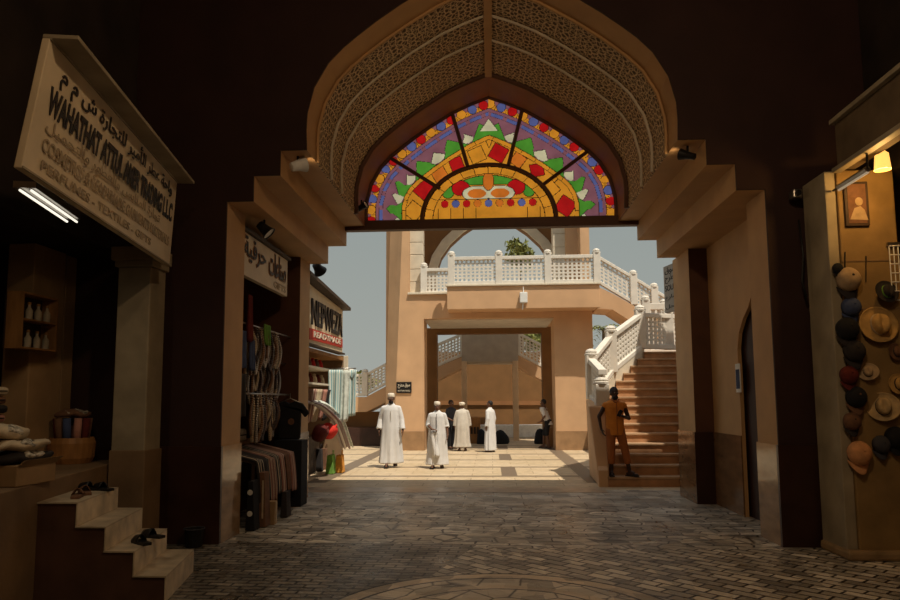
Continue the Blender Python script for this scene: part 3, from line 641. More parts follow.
# hat pillar on the right
hp = thing('display_pillar', 'yellow lit plastered pillar hung with hats at the right edge of the lane', 'pillar', (3.9, 7.7, 0))
MB().box(3.64, 4.22, 7.40, 7.95, 0, 4.0).build('shaft', mat('ochre_plaster_old', (.27, .17, .065), .75, .25, 3, .15, 25), hp, bevel=.015)
MB().box(3.53, 3.64, 7.43, 7.95, 0, 4.0).build('side_strip', 'pilaster', hp, bevel=.01)
MB().box(3.50, 4.26, 7.33, 7.96, 0, .10).build('plinth', mat('old_plinth', (.30, .2, .1), .75, .3, 5, .1, 20), hp, bevel=.03)
for z in (3.02, 2.52): MB().box(3.64, 4.22, 7.394, 7.401, z, z+.012).build('joint', 'plaster_dark', hp)
rs_ = thing('fascia_board', 'long dusty brown fascia board above the hat stall', 'fascia', (3.8, 6.4, 4.2))
MB().box(3.62, 3.8, 4.6, 7.33, 3.98, 4.50).build('board', mat('dusty_board', (.13, .09, .05), .85, .3, 3), rs_, bevel=.01)
for z in (3.95, 4.47): MB().box(3.57, 3.66, 4.6, 7.35, z, z+.05).build('moulding', 'pilaster', rs_, bevel=.008)

# ------------------------------------------------------------------ courtyard: arcade building
def pY(pts, Y): return [(p.x, p.z) for p in (P(u, v, Y=Y) for u, v in pts)]
def zy(v, Y, u=490): return P(u, v, Y=Y).z
def xy(u, Y, v=400): return P(u, v, Y=Y).x
def bar_mb(mb, A, B, h0, h1, t=.05):
    """bar between heights h0..h1 above the line A->B (sheared with the slope)"""
    A = Vector(A); B = Vector(B); d = B-A; n = Vector((-d.y, d.x, 0)).normalized()*(t/2); z = Vector((0, 0, 1))
    mb.hexa([A-n+z*h0, B-n+z*h0, B+n+z*h0, A+n+z*h0], [A-n+z*h1, B-n+z*h1, B+n+z*h1, A+n+z*h1])
def balustrade(A, B, par, h=1.0, m='white', posts=(1, 1), n=None, cap=True, diag=False, pw=.11):
    """post, rail, base rail and pierced panel between two feet A and B; each a part of its own"""
    A = Vector(A); B = Vector(B); L = Vector((B.x-A.x, B.y-A.y, 0)).length
    mb = MB(); bar_mb(mb, A, B, h*.86, h*.98, .16); mb.build('rail', m, par, bevel=.012)
    mb = MB(); bar_mb(mb, A, B, 0, h*.13, .16); mb.build('base_rail', m, par, bevel=.012)
    mb = MB(); k = max(3, int(L/.145)); r = 6; hz0, hz1 = h*.13, h*.86
    for i in range(k+1):
        q = A+(B-A)*((i+.5)/(k+1)); e = (B-A).normalized()*.033; bar_mb(mb, q-e, q+e, hz0, hz1, .05)
    for j in range(1, r): zz = hz0+(hz1-hz0)*j/r; bar_mb(mb, A, B, zz-.026, zz+.026, .046)
    mb.build('pierced_panel', m, par)
    for p, on in ((A, posts[0]), (B, posts[1])):
        if not on: continue
        newel(p, par, h, m, pw)
def newel(p, par, h=1.0, m='white', pw=.11, z0=0):
    o = MB().box(p[0]-pw, p[0]+pw, p[1]-pw, p[1]+pw, p[2]+z0, p[2]+h*1.03).build('newel_post', m, par, bevel=.012)
    MB().lathe([(.02, 0), (pw*1.22, .0), (pw*1.25, .04), (pw*.95, .055), (pw*1.05, .085), (pw*.85, .125), (pw*.4, .15), (.01, .155)], (p[0], p[1], p[2]+h*1.03), 14).build('newel_cap', m, o, smooth=False)

YB = 23.0
bd = thing('arcade_building', 'sand coloured arcade building with a white balustraded balcony across the courtyard', 'building', (0, YB, 0))
ZT = 10.5
xl0, xl1 = xy(393.5, YB, 450), xy(424, YB, 420); xt = xy(402, YB, 235)
xg = xl0-(xl0-xt)*0-0
z293 = zy(293, YB); z318 = zy(318, YB)
kx = (xt-xl0)/zy(235, YB)
lft = [(xl0, 0), (xl0+kx*ZT, ZT), (xy(409, YB, 240), ZT), (xy(409, YB, 293), z293), (xl1, z293), (xl1, 0)]
MB().prism(lft, 'y', YB, YB+1.2).build('pier', 'sand', bd)
xa, xb = xy(384.5, YB+.7, 450), xy(390, YB+.7, 240); ka = (xb-xa)/zy(240, YB+.7)
ch = MB().hexa([(xl0, YB+.02, 0), (xl0, YB+.9, 0), (xa, YB+.9, 0), (xa, YB+.7, 0)], [(xl0+kx*ZT, YB+.02, ZT), (xl0+kx*ZT, YB+.9, ZT), (xa+ka*ZT, YB+.9, ZT), (xa+ka*ZT, YB+.7, ZT)])
ch.build('splayed_buttress', 'sand', bd)
MB().box(xa, xl0+.5, YB+.95, YB+1.6, 0, ZT).build('rear_buttress', 'sand', bd)
MB().prism([(xy(383, YB, 450), 0), (xl1+.02, 0), (xl1+.02, zy(431, YB)), (xy(384.5, YB, 431), zy(431, YB))], 'y', YB-.06, YB+.3).build('plinth', 'sand_dado', bd)
xr0, xr1 = xy(556, YB, 420), xy(595, YB, 420)
MB().box(xr0, xr1, YB, YB+1.2, 0, z318).build('pier', 'sand', bd)
MB().box(xr0-.03, xr1+.02, YB-.06, YB+.3, 0, zy(431, YB, 575)).build('plinth', 'sand_dado', bd)
MB().box(xl1, xr1+.002, YB+.003, YB+3.2, z318, z293).build('balcony_beam', 'sand', bd)
MB().box(xl1, xr0, YB+.25, YB+2.99, z318-.03, z318-.001).build('soffit', 'soffit_grey', bd)
zl = zy(333.5, YB+3.0)
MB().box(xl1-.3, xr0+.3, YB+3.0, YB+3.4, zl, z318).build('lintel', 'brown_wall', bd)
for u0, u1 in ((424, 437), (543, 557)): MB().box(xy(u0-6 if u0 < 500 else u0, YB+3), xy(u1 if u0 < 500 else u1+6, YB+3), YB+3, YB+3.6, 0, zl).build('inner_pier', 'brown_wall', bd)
# balcony
YC = 22.2
xc0, xc1 = xy(447, YC, 300), xy(600, YC, 300); zc0, zc1 = zy(309, YC), zy(286, YC)
MB().box(xc0, xc1, YC, YB, zc0, zc1).build('balcony_slab', 'sand', bd, bevel=.015)
MB().box(xc0-.04, xc1+.04, YC-.06, YC+.1, zc1-.0, zc1+.06).build('balcony_edge', 'cream', bd, bevel=.01)
MB().box(xc0+.1, xc1-.1, YC+.2, YB+3.0, zc1-.14, zc1+.02).build('balcony_floor', 'shade_soffit', bd)
bx = [xy(u, YC+.12, 280) for u in (451.5, 499, 548, 597)]; zf = zc1+.06
for i in range(3): balustrade((bx[i], YC+.12, zf), (bx[i+1], YC+.12, zf), bd, h=zy(256, YC+.12)-zf, posts=(1, 1 if i == 2 else 0))
zq = zy(292, YB+.15)
balustrade((xy(424, YB+.15, 280), YB+.15, z293), (xy(450, YB+.15, 280), YB+.15, z293), bd, h=zy(268, YB+.15, 430)-z293, posts=(1, 0))
MB().box(xy(408, YB), xc0, YB-.08, YB+.4, z293-.02, z293+.05).build('balcony_edge', 'cream', bd, bevel=.01)
# upper storey: quoined columns, pointed arch
YU = 25.6
for u0, u1, Y in ((409, 423, YB+.35), (553, 566, YB+1.2)):
    x0, x1 = xy(u0, Y, 260), xy(u1, Y, 260); o = MB().box(x0+.02, x1-.02, Y, Y+.5, z293, ZT).build('column', 'cream', bd)
    z = z293
    while z < 8.6:
        hh = .42+rnd.random()*.12; MB().box(x0, x1, Y-.03, Y+.5, z+.012, min(z+hh, ZT)).build('quoin_block', 'cream', o, bevel=.015); z += hh
MB().box(xy(579, YB+.6, 250), xr1, YB+.2, YB+1.2, z293, ZT).build('pier', 'sand', bd)
MB().box(xy(565, YB+1.2, 250), xy(581, YB+1.2, 250), YB+.9, YB+2, z293, ZT).build('pier', 'sand', bd)
ao = [(436.5, 293), (436.5, 272), (441, 258), (450, 245), (463, 233), (478, 223), (495, 213), (512, 223), (527, 233), (540, 245), (549, 258), (553.5, 272), (553.5, 293)]
inner = pY(ao, YU); x0, x1 = xy(405, YU, 270), xy(585, YU, 270)
MB().prism([(x0, inner[0][1]), (x0, ZT), (x1, ZT), (x1, inner[-1][1])]+inner[::-1], 'y', YU, YU+.5).build('arch_wall', 'brown_wall', bd)  # sand wall in shadow; the brown colour carries that shade
cxm = (inner[0][0]+inner[-1][0])/2
for i in range(len(inner)-1):
    (xa_, za_), (xb_, zb_) = inner[i], inner[i+1]
    def outw(x, z, k=.34): v = Vector((x-cxm, z-inner[1][1])); v = v.normalized() if v.length > .1 and i not in (0, 11) else Vector((1 if x > cxm else -1, 0)); return (x+v.x*k, z+v.y*k)
    MB().prism([(xa_, za_), (xb_, zb_), outw(xb_, zb_), outw(xa_, za_)], 'y', YU-.10, YU+.04).build('voussoir', 'cream', bd, bevel=.01)
MB().box(x0-.3, x1+.6, YB, YU+1, ZT, ZT+.3).build('roof', 'sand', bd)
# upper flight that runs down from the balcony to the right
Y0 = YC+.12
up = pY([(597, 287), (612, 294), (640, 310), (720, 352), (720, 378), (637, 326), (612, 310), (597, 309)], Y0)
MB().prism(up, 'y', YC+.012, YC+1.5).build('stair_stringer', 'sand', bd)
A = Vector((bx[3], Y0, zf)); s1 = [P(u, v, Y=Y0) for u, v in ((634, 305), (655, 318), (700, 344))]
hb = zy(256, Y0)-zf
prev = A
for q in s1: balustrade(prev, q, bd, h=hb, posts=(0, 1)); prev = q
# fittings on the building
lamp = thing('wall_light', 'small white light box on the front of the balcony', 'light', (0, 0, 0))
q = P(523.5, 298, Y=YC); MB().box(q.x-.12, q.x+.12, YC-.16, YC-.005, q.z-.17, q.z+.17).build('housing', 'white_paint', lamp, bevel=.02)
MB().tube([(q.x, YC-.06, q.z+.17), (q.x, YC-.03, q.z+.36)], .015, 6).build('cable', 'white_paint', lamp)
MB().tube([(q.x-.02, YC-.06, q.z-.17), (q.x-.04, YC-.06, q.z-.38)], .02, 6).build('cable', 'white_paint', lamp)
pq0, pq1 = P(396.5, 382, Y=YB-.03), P(411.5, 393, Y=YB-.03)
plate = thing('name_plate', 'dark name plate with pale lettering on the left pier of the arcade', 'sign', ((pq0.x+pq1.x)/2, YB-.02, pq1.z))
MB().box(pq0.x, pq1.x, YB-.04, YB-.003, pq1.z, pq0.z).build('plate', 'ink', plate)
PW = pq1.x-pq0.x; PH = pq0.z-pq1.z
lettering('lettering', arabic('سوق مطرح'), 'cream', plate, (pq0.x+.05, YB-.043, pq1.z+PH*.42), (1, 0, 0), (0, 0, 1), PW-.1, PH*.48, .004, .02)
lettering('lettering', 'MUTTRAH SOUQ', 'cream', plate, (pq0.x+.05, YB-.043, pq1.z+PH*.12), (1, 0, 0), (0, 0, 1), PW-.1, PH*.16, .004, .01)

# double staircase seen through the arcade
YD = 28.6
ds = thing('double_staircase', 'twin white balustraded stairs meeting at a landing behind the arcade', 'staircase', (0, YD, 0))
for s in ([(428, 371), (462, 357), (462, 368), (428, 384)], [(518, 356), (562, 379), (562, 391), (518, 367)]): MB().prism(pY(s, YD), 'y', YD, YD+1.6).build('stringer', 'sand', ds)
balustrade(P(430, 370, Y=YD+.1), P(463, 356, Y=YD+.1), ds, h=.98, posts=(0, 1)); balustrade(P(518, 355, Y=YD+.1), P(560, 377, Y=YD+.1), ds, h=.98, posts=(1, 0))
MB().prism(pY([(462, 326), (518, 326), (518, 362), (462, 362)], YD), 'y', YD-.3, YD+2.0).build('landing', 'shade_soffit', ds)
for u0, u1 in ((462, 467), (513, 518.5)): MB().box(xy(u0, YD-.2), xy(u1, YD-.2), YD-.35, YD+.1, 0, zy(361, YD-.35)).build('column', 'cream_sand', ds, bevel=.01)
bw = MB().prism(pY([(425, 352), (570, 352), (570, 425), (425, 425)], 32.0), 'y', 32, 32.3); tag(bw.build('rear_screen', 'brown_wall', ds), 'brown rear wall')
MB().prism(pY([(425, 405), (570, 405), (570, 401), (425, 401)], 31.97), 'y', 31.93, 31.999).build('ledge', 'rim_brown', ds)
ww = thing('low_wall', 'pale weathered low wall behind the columns of the arcade', 'wall', (0, 30.6, 0))
MB().box(xy(430, 30.6), xy(585, 30.6), 30.6, 31.2, 0, zy(425, 30.6)).build('wall_body', 'white_paint', ww, bevel=.03)

# left background stair
YE = 25.5
ls = thing('courtyard_stair', 'white balustraded stair and landing behind the left stalls', 'staircase', (0, YE, 0))
MB().prism(pY([(325, 397), (366, 397), (392, 383), (392, 399), (366, 412), (325, 412)], YE), 'y', YE, YE+1.6).build('stringer', 'sand', ls)
MB().box(xy(325, YE+.6), xy(392, YE+.6), YE+.6, YE+.9, 0, zy(411, YE+.6)).build('under_wall', 'brown_wall', ls)
MB().box(xy(325, YE-.2), xy(383, YE-.2), YE-.2, YE+.5, 0, zy(427, YE-.2)).build('base_ledge', 'dado_dark', ls)
a, c, d = (P(*q, Y=YE+.1) for q in ((330, 396), (365, 396), (391, 382)))
balustrade(a, c, ls, h=.82, posts=(0, 1)); balustrade(c, d, ls, h=.82, posts=(0, 0)); newel(P(351, 396, Y=YE+.1), ls, .82)

# ------------------------------------------------------------------ grand stair on the right
gs = thing('grand_staircase', 'broad brown stone staircase with white pierced balustrade on the right of the courtyard', 'staircase', (3.5, 13.4, 0))
NS = 15; RISE = .186; RUN = .305; YS = 13.36
LEFT = [(13.36, 2.10), (14.6, 2.20), (15.5, 2.24), (16.5, 2.85), (17.75, 3.80), (19, 3.9)]
def leftx(y): return float(np.interp(y, [p[0] for p in LEFT], [p[1] for p in LEFT]))
for i in range(NS):
    y = YS+i*RUN; z = RISE*(i+1); xl = leftx(y+.12)
    s_ = MB().box(xl, 5.0, y, YS+NS*RUN+.6 if i == NS-1 else y+RUN*2, z-RISE if i else 0, z-.045).build('step', 'step_brown', gs)
    MB().box(xl, 5.0, y-.03, YS+NS*RUN+.6 if i == NS-1 else y+RUN+.01, z-.045, z).build('tread', 'step_edge', s_, bevel=.008)
LZ = NS*RISE
pts = []
wing = MB()
ys = [13.33, 13.9, 14.6, 15.1, 15.5, 16.0, 16.5, 17.1, 17.75]
for a, c in zip(ys, ys[1:]):
    za, zb = ((y-YS)/RUN*RISE+.32 for y in (a, c)); za, zb = max(za, .3), zb
    xa_, xb_ = leftx(a), leftx(c)
    wing = MB().hexa([(xa_-.14, a, 0), (xa_+.03, a, 0), (xb_+.03, c, 0), (xb_-.14, c, 0)], [(xa_-.14, a, za), (xa_+.03, a, za), (xb_+.03, c, zb), (xb_-.14, c, zb)])
    wing.build('stringer_wall', 'sand' if a < 14 else 'cream', gs)
def spt(y, dz=.32): return Vector((leftx(y)-.055, y, (y-YS)/RUN*RISE+dz))
gB, gA, gC, gD = Vector((2.16, 13.85, 1.3)), spt(15.5), spt(16.5), spt(17.75, .2)
balustrade(gB, gA, gs, h=.92, posts=(0, 1), pw=.12); balustrade(gA, gC, gs, h=.92, posts=(0, 1), pw=.12); balustrade(gC, gD, gs, h=.92, posts=(0, 1), pw=.12)
# lower curled end of the handrail
fa, fb = (P(u, v, Y=13.35) for u, v in ((599.5, 486), (610, 486))); fc, fd = (P(u, v, Y=13.72) for u, v in ((605.5, 406), (588.5, 406)))
MB().hexa([(fa.x, 13.35, 0), (fb.x, 13.35, 0), (2.32, 15.3, 0), (2.06, 15.3, 0)], [(fd.x, 13.72, fd.z), (fc.x, 13.72, fc.z), (2.30, 15.3, 1.62), (2.02, 15.3, 1.62)]).build('end_wall', 'sand', gs, bevel=.03)
newel((2.15, 13.95, 1.5), gs, .40, pw=.13)
gE = Vector((4.95, 18.35, gD.z)); balustrade(gD, gE, gs, h=.92, posts=(0, 0)); newel((4.55, 18.2, gD.z), gs, .92)
MB().box(3.7, 8, 17.9, 22.2, LZ-.3, LZ-.002).build('landing', 'step_brown', gs)
balustrade((4.3, 19.6, LZ), (6.0, 19.6, LZ), gs, h=1.5, posts=(1, 0)); newel((5.0, 20.4, LZ), gs, 1.5)
# wing of the gateway that closes the stair on the right
gw2 = thing('side_wing', 'tall ochre wing wall beside the grand staircase', 'wall', (6, 14, 0))
MB().box(5.02, 6.4, D2+.26, 16.4, 0, 7.9).build('wall_body', 'ochre', gw2)

# ------------------------------------------------------------------ trees beyond
def tree(label, base, height, crown, n, seed, name='leafy_tree', leaf=.28, grp=None, trunk=.12):
    r = random.Random(seed); t = thing(name, label, 'tree', base, grp); b = Vector(base)
    MB().tube([b, b+Vector((.1, 0, height*.5)), b+Vector((0, 0, height))], [trunk, trunk*.8, trunk*.4], 8).build('trunk', 'bark', t)
    mb = MB()
    blobs = [(Vector((r.uniform(-1, 1)*crown[0]*.6, r.uniform(-1, 1)*crown[1]*.6, r.uniform(-.7, .8)*crown[2]*.7)), r.uniform(.35, .6)) for _ in range(9)]
    for _ in range(n):
        c, k = r.choice(blobs); d = Vector((r.gauss(0, 1), r.gauss(0, 1), r.gauss(0, 1))).normalized()*(r.random()**.4)
        p = b+Vector((0, 0, height))+c+Vector((d.x*crown[0]*k, d.y*crown[1]*k, d.z*crown[2]*k))
        a = Vector((r.gauss(0, 1), r.gauss(0, 1), r.gauss(0, 1))).normalized()*leaf*r.uniform(.6, 1.2); c2 = a.cross(Vector((r.gauss(0, 1), r.gauss(0, 1), r.gauss(0, 1)))).normalized()*leaf*.5
        mb.add([p-a, p+c2, p+a, p-c2], [(0, 1, 2, 3)])
    mb.build('foliage', 'leaf', t, fix=False); return t
q = P(519, 257, Y=36); tree('green leafy tree seen through the upper arch of the arcade', (q.x, 36, 0), q.z, (1.0, 1.0, .95), 420, 3, leaf=.17)
q = P(603, 330, Y=31); pt = thing('palm_tree', 'palm tree showing beside the right pier of the arcade', 'tree', (q.x, 31, 0))
MB().tube([(q.x, 31, 0), (q.x+.1, 31, q.z)], [.2, .14], 8).build('trunk', 'bark', pt)
for k in range(16):
    a = 2*PI*k/16+.2*rnd.random(); L = 1.15+.3*rnd.random(); el = rnd.uniform(-.2, .8); mb = MB(); pr = None
    for i in range(9):
        u = i/8; p = Vector((q.x+math.cos(a)*L*u, 31+math.sin(a)*L*u, q.z+.1+L*(el*u-1.1*u*u))); side = Vector((-math.sin(a), math.cos(a), 0))
        for s in (-1, 1):
            tip = p+side*s*.28*(1-u*.6)+Vector((math.cos(a)*.12, math.sin(a)*.12, -.12)); e = Vector((math.cos(a), math.sin(a), 0))*.05
            mb.add([p-e, p+e, tip], [(0, 1, 2)])
    mb.build('frond', 'leaf', pt, fix=False)
for k, (u, v) in enumerate(((540, 333), (352, 372))):
    q = P(u, v, Y=44); tree(('dark green bush top over the right flight behind the arcade', 'dusty green treetop above the left courtyard stair')[k], (q.x, 44, 0), q.z-.4, (1.6, 1.2, .8), 400, 11+k)

# ------------------------------------------------------------------ people
def evaluated(o, name, m, parent, smooth=True):
    """bake an object's modifiers into a plain mesh object"""
    dg = bpy.context.evaluated_depsgraph_get(); me = bpy.data.meshes.new_from_object(o.evaluated_get(dg)); me.name = name
    COL.objects.unlink(o); bpy.data.objects.remove(o)
    me.materials.clear(); me.materials.append(M[m] if isinstance(m, str) else m)
    for p in me.polygons: p.use_smooth = smooth; p.material_index = 0
    n = bpy.data.objects.new(name, me); COL.objects.link(n); n.parent = parent
    return n
def fuse(mb, name, m, parent, voxel=.009, it=3):
    """overlapping volumes fused into one continuous surface (built in the parent's own space)"""
    o = mb.build(name, m); r = o.modifiers.new('fuse', 'REMESH'); r.mode = 'VOXEL'; r.voxel_size = voxel
    k = o.modifiers.new('soft', 'SMOOTH'); k.factor = .5; k.iterations = it
    bpy.context.view_layer.update()
    return evaluated(o, name, m, parent)
V = Vector
def hand(mb, wrist, d, palm_n, thumb_side, curl=.5):
    """palm, four unequal bent fingers and a thumb from the side of the palm"""
    d = V(d).normalized(); n = V(palm_n); n = (n-d*n.dot(d)).normalized(); s = d.cross(n).normalized()*thumb_side; w_ = V(wrist)
    mb.capsule(w_-d*.01, w_+d*.03, .026, .028, 8)
    for k in (-1, 0, 1): mb.capsule(w_+d*.02+s*.012*k, w_+d*.085+s*.021*k, .017, .014, 8)
    for i, L in enumerate((.070, .080, .074, .058)):
        b = w_+d*.088+s*(.031-.0205*i); d1 = (d+n*curl*.55).normalized(); d2 = (d+n*curl*1.6).normalized()
        mb.capsule(b-d*.012, b+d1*L*.55, .0098, .0092, 8); mb.capsule(b+d1*L*.55, b+d1*L*.55+d2*L*.5, .0092, .0080, 8)
    b = w_+d*.025+s*.026; d1 = (d*.75+s*.75+n*.25).normalized(); d2 = (d+s*.15+n*.45).normalized()
    mb.capsule(b, b+d1*.045, .0125, .011, 8); mb.capsule(b+d1*.045, b+d1*.045+d2*.035, .011, .009, 8)
def body(mb, J, yaw_head=0, nod=0):
    """one figure, 1.75 m tall, facing -y; J holds the joints"""
    pel, che = V(J['pelvis']), V(J['chest']); nk = V(J['neck']); hd = V(J['head'])
    mb.ball(pel, .155, .11, .13); mb.ball((pel+che)/2, .14, .10, .18); mb.ball(che, .165, .115, .19)
    for sd in (0, 1):
        k = (-1, 1)[sd]; sh, el, wr = V(J['shoulder'][sd]), V(J['elbow'][sd]), V(J['wrist'][sd])
        mb.capsule(che+V((k*.06, 0, .13)), sh, .065, .058); mb.capsule(sh, el, .053, .040); mb.capsule(el, wr, .039, .026)
        hand(mb, wr, J['hand'][sd][0], J['hand'][sd][1], J['hand'][sd][2], J['hand'][sd][3] if len(J['hand'][sd]) > 3 else .5)
        hp_, kn, an, to = V(J['hip'][sd]), V(J['knee'][sd]), V(J['ankle'][sd]), V(J['toe'][sd])
        mb.capsule(pel+V((k*.06, 0, 0)), hp_, .10, .088); mb.capsule(hp_, kn, .085, .056); mb.capsule(kn, an, .055, .036)
        f = (to-an); f.z = 0; heel = an-f.normalized()*.045; heel.z = an.z-.045
        mb.capsule(heel, V((to.x, to.y, an.z-.055)), .036, .026); mb.capsule(an, (an+V((to.x, to.y, an.z-.05)))/2, .036, .032)
    mb.capsule(che+V((0, .01, .15)), hd-V((0, -.01, .06)), .060, .052)
    R = Matrix.Translation(hd) @ Matrix.Rotation(yaw_head, 4, 'Z') @ Matrix.Rotation(nod, 4, 'X'); k = len(mb.v)
    mb.ball((0, .008, .02), .076, .096, .105, 18, 12); mb.ball((0, -.022, -.055), .056, .066, .066); mb.capsule((0, -.088, .012), (0, -.104, -.022), .010, .015, 8)
    mb.capsule((-.03, -.080, .028), (.03, -.080, .028), .012, .012, 8); mb.capsule((-.02, -.084, -.058), (.02, -.084, -.058), .009, .009, 8)
    for s in (-1, 1): mb.ball((s*.078, .012, -.005), .012, .02, .032)
    mb.xf(R, k); return R
def face(par, R, m_skin):
    for s in (-1, 1):
        e = MB().ball((s*.030, -.083, .008), .012, .008, .009, 10, 6).xf(R).build('eye', 'white_paint', par, smooth=True)
        MB().ball((s*.030, -.090, .008), .006, .004, .006, 8, 5).xf(R).build('pupil', 'black', e, smooth=True)
    MB().capsule((-.022, -.092, -.056), (.022, -.092, -.056), .0045, .0045, 8).xf(R).build('mouth', 'cloth_maroon', par, smooth=True)
STAND = dict(pelvis=(0, 0, .95), chest=(0, 0, 1.28), neck=(0, 0, 1.48), head=(0, -.015, 1.625), shoulder=[(-.178, 0, 1.395), (.178, 0, 1.395)], elbow=[(-.245, .02, 1.13), (.245, .02, 1.13)],
             wrist=[(-.27, -.04, .885), (.27, -.04, .885)], hand=[((-.05, -.1, -1), (1, 0, 0), 1), ((.05, -.1, -1), (-1, 0, 0), -1)],
             hip=[(-.09, 0, .90), (.09, 0, .90)], knee=[(-.10, -.02, .50), (.10, -.02, .50)], ankle=[(-.10, .03, .09), (.10, .03, .09)], toe=[(-.12, -.12, .03), (.12, -.12, .03)])
def pose(**k): d = dict(STAND); d.update(k); return d
def robe(par, J, m, hem=.10, flare=.27, sleeve=.97, seed=1, step=0.0, wide=1.0, name='robe'):
    """ankle length loose robe with sleeves, folds running down from chest and hips"""
    r = random.Random(seed); ph = [r.uniform(0, 6.28) for _ in range(4)]; mb = MB(); seg = 40; rows = []
    prof = [(1.525, .058, .056), (1.49, .085, .070), (1.45, .14, .09), (1.42, .17, .105), (1.36, .20, .125), (1.22, .205, .14), (1.05, .21, .15), (.90, .225, .16), (.70, .235, .165), (.50, .245, .17), (.30, .255, .175), (hem+.02, flare, .185), (hem, flare*.98, .18)]
    vs = []; fs = []
    for z, rx, ry in prof:
        rx *= wide; ry *= wide; g = max(0, min(1, (1.3-z)/1.0)); c = V(J['pelvis'])*(1-abs(z-.95)/1.2) if False else V((0, 0, 0))
        lean = V(J['chest'])-V(J['pelvis']); t = max(0, (z-.95)/.33); c = V((lean.x*t, lean.y*t, 0)) if z > .95 else V((0, 0, 0))
        for j in range(seg):
            a = 2*PI*j/seg; k = 1+g*(.075*math.sin(7*a+ph[0]+z*1.2)+.055*math.sin(11*a+ph[1]-z)+.03*math.sin(4*a+ph[2]+2*z)); yy = math.sin(a)*ry*k
            if z < .8: yy += step*math.copysign(1, math.cos(a))*abs(math.cos(a))**.7*(.8-z)/.8
            vs.append((c.x+math.cos(a)*rx*k, c.y+yy, z))
    n = len(prof)
    for i in range(n-1):
        for j in range(seg): fs.append((i*seg+j, i*seg+(j+1) % seg, (i+1)*seg+(j+1) % seg, (i+1)*seg+j))
    fs += [tuple(range(seg))[::-1], tuple(range((n-1)*seg, n*seg))]; mb.add(vs, fs)
    for sd in (0, 1):
        sh, el, wr = V(J['shoulder'][sd]), V(J['elbow'][sd]), V(J['wrist'][sd]); e = el+(wr-el)*sleeve
        mb.capsule(V(J['chest'])+V(((-1, 1)[sd]*.08, 0, .11)), sh, .085, .064, 12); mb.tube([sh, (sh+el)/2, el, (el+e)/2, e], [.066, .068, .066, .064, .070], 14)
    return fuse(mb, name, m, par, .011, 3)
def cap_on(par, R, m='cap', h=.085, name='cap'):
    return MB().lathe([(.090, .030), (.094, .045), (.093, .045+h*.55), (.080, .045+h*.9), (.04, .045+h), (.01, .045+h)], (0, .008, 0), 20, sx=.90, sy=1.10).xf(R).build(name, m, par, smooth=True)
def hair_on(par, R, m='hair', low=-.05):
    mb = MB(); mb.ball((0, .022, .035), .083, .100, .100, 18, 12)
    k = [i for i, v in enumerate(mb.v)]; mb.v = [(x, y, max(z, low if y > .02 else .062)) for x, y, z in mb.v]
    return mb.xf(R).build('hair', m, par, smooth=True)
def beard_on(par, R, m='hair'):
    mb = MB(); mb.ball((0, -.035, -.085), .058, .060, .050, 14, 9); mb.ball((0, -.086, -.044), .03, .014, .010, 10, 6)
    return mb.xf(R).build('beard', m, par, smooth=True)
def sandals(par, J, m='black'):
    for sd in (0, 1):
        an, to = V(J['ankle'][sd]), V(J['toe'][sd]); f = V((to.x-an.x, to.y-an.y, 0)).normalized(); s = V((-f.y, f.x, 0)); b = V((an.x, an.y, an.z-.088))
        q = [b-f*.085-s*.04, b-f*.085+s*.04, b+f*.19+s*.05, b+f*.19-s*.05]
        o = MB().hexa(q, [p+V((0, 0, .022)) for p in q]).build('sandal', m, par, bevel=.006)
        c = b+f*.10; MB().tube([c-s*.046+V((0, 0, .02)), c-s*.03+V((0, 0, .062)), c+s*.03+V((0, 0, .062)), c+s*.046+V((0, 0, .02))], .011, 6).build('strap', m, o)
def person(label, at, rz, H, J, skin='skin', yaw=0, nod=0, facep=True, group=None):
    t = thing('person', label, 'person', (0, 0, 0), group)
    mb = MB(); R = body(mb, J, yaw, nod); fuse(mb, 'body', skin, t, .0085, 3)
    if facep: face(t, R, skin)
    return t, R
def place(t, at, rz, H, k=1.75):
    t.location = at; t.rotation_euler = (0, 0, rz); t.scale = (H/k,)*3
# 1 walking towards us, white robe and cap
J = pose(ankle=[(-.09, -.14, .10), (.09, .16, .12)], knee=[(-.10, -.09, .50), (.10, .03, .50)], toe=[(-.10, -.30, .06), (.10, .02, .03)], elbow=[(-.25, .05, 1.14), (.25, -.02, 1.13)], wrist=[(-.285, -.02, .90), (.28, -.10, .89)])
t, R = person('man in a long white robe and white cap walking toward us, arms at his sides', 0, 0, 0, J)
rb = robe(t, J, 'robe_white', seed=2, step=.07); beard_on(t, R); cap_on(t, R); sandals(t, J)
MB().capsule((0, -.155, 1.33), (0, -.165, 1.12), .008, .006, 6).build('placket', 'robe_grey', rb)
q = P(391, 467.5, Z=0); place(t, q, .08, 1.80)
# 2 shorter, gathers a white bundle at his waist
J = pose(elbow=[(-.25, .0, 1.13), (.25, .03, 1.13)], wrist=[(-.11, -.23, 1.03), (.28, -.06, .90)], hand=[((.8, -.3, -.1), (0, 0, -1), -1), ((.05, -.1, -1), (-1, 0, 0), -1)], ankle=[(-.10, -.10, .10), (.10, .12, .11)], toe=[(-.12, -.26, .06), (.12, -.03, .03)])
t, R = person('shorter man in a white robe and cap gathering its cloth in one hand', 0, 0, 0, J, nod=-.08)
robe(t, J, 'robe_white', seed=5, step=.05, sleeve=.25, flare=.28, wide=1.05); cap_on(t, R); sandals(t, J)
mb = MB(); mb.sheet(lambda u, v: (-.13+.16*u+.05*(v-.5)+.02*math.sin(9*u+6*v), -.205-.05*math.sin(PI*u)+.02*math.sin(14*u), .98-.66*v), 10, 12); mb.build('gathered_cloth', 'robe_white', t, smooth=True, solid=.03, fix=False)
MB().capsule((0, -.165, 1.42), (0, -.175, 1.05), .008, .006, 6).build('placket', 'navy', t)
q = P(437.5, 468.5, Z=0); place(t, q, -.05, 1.59)
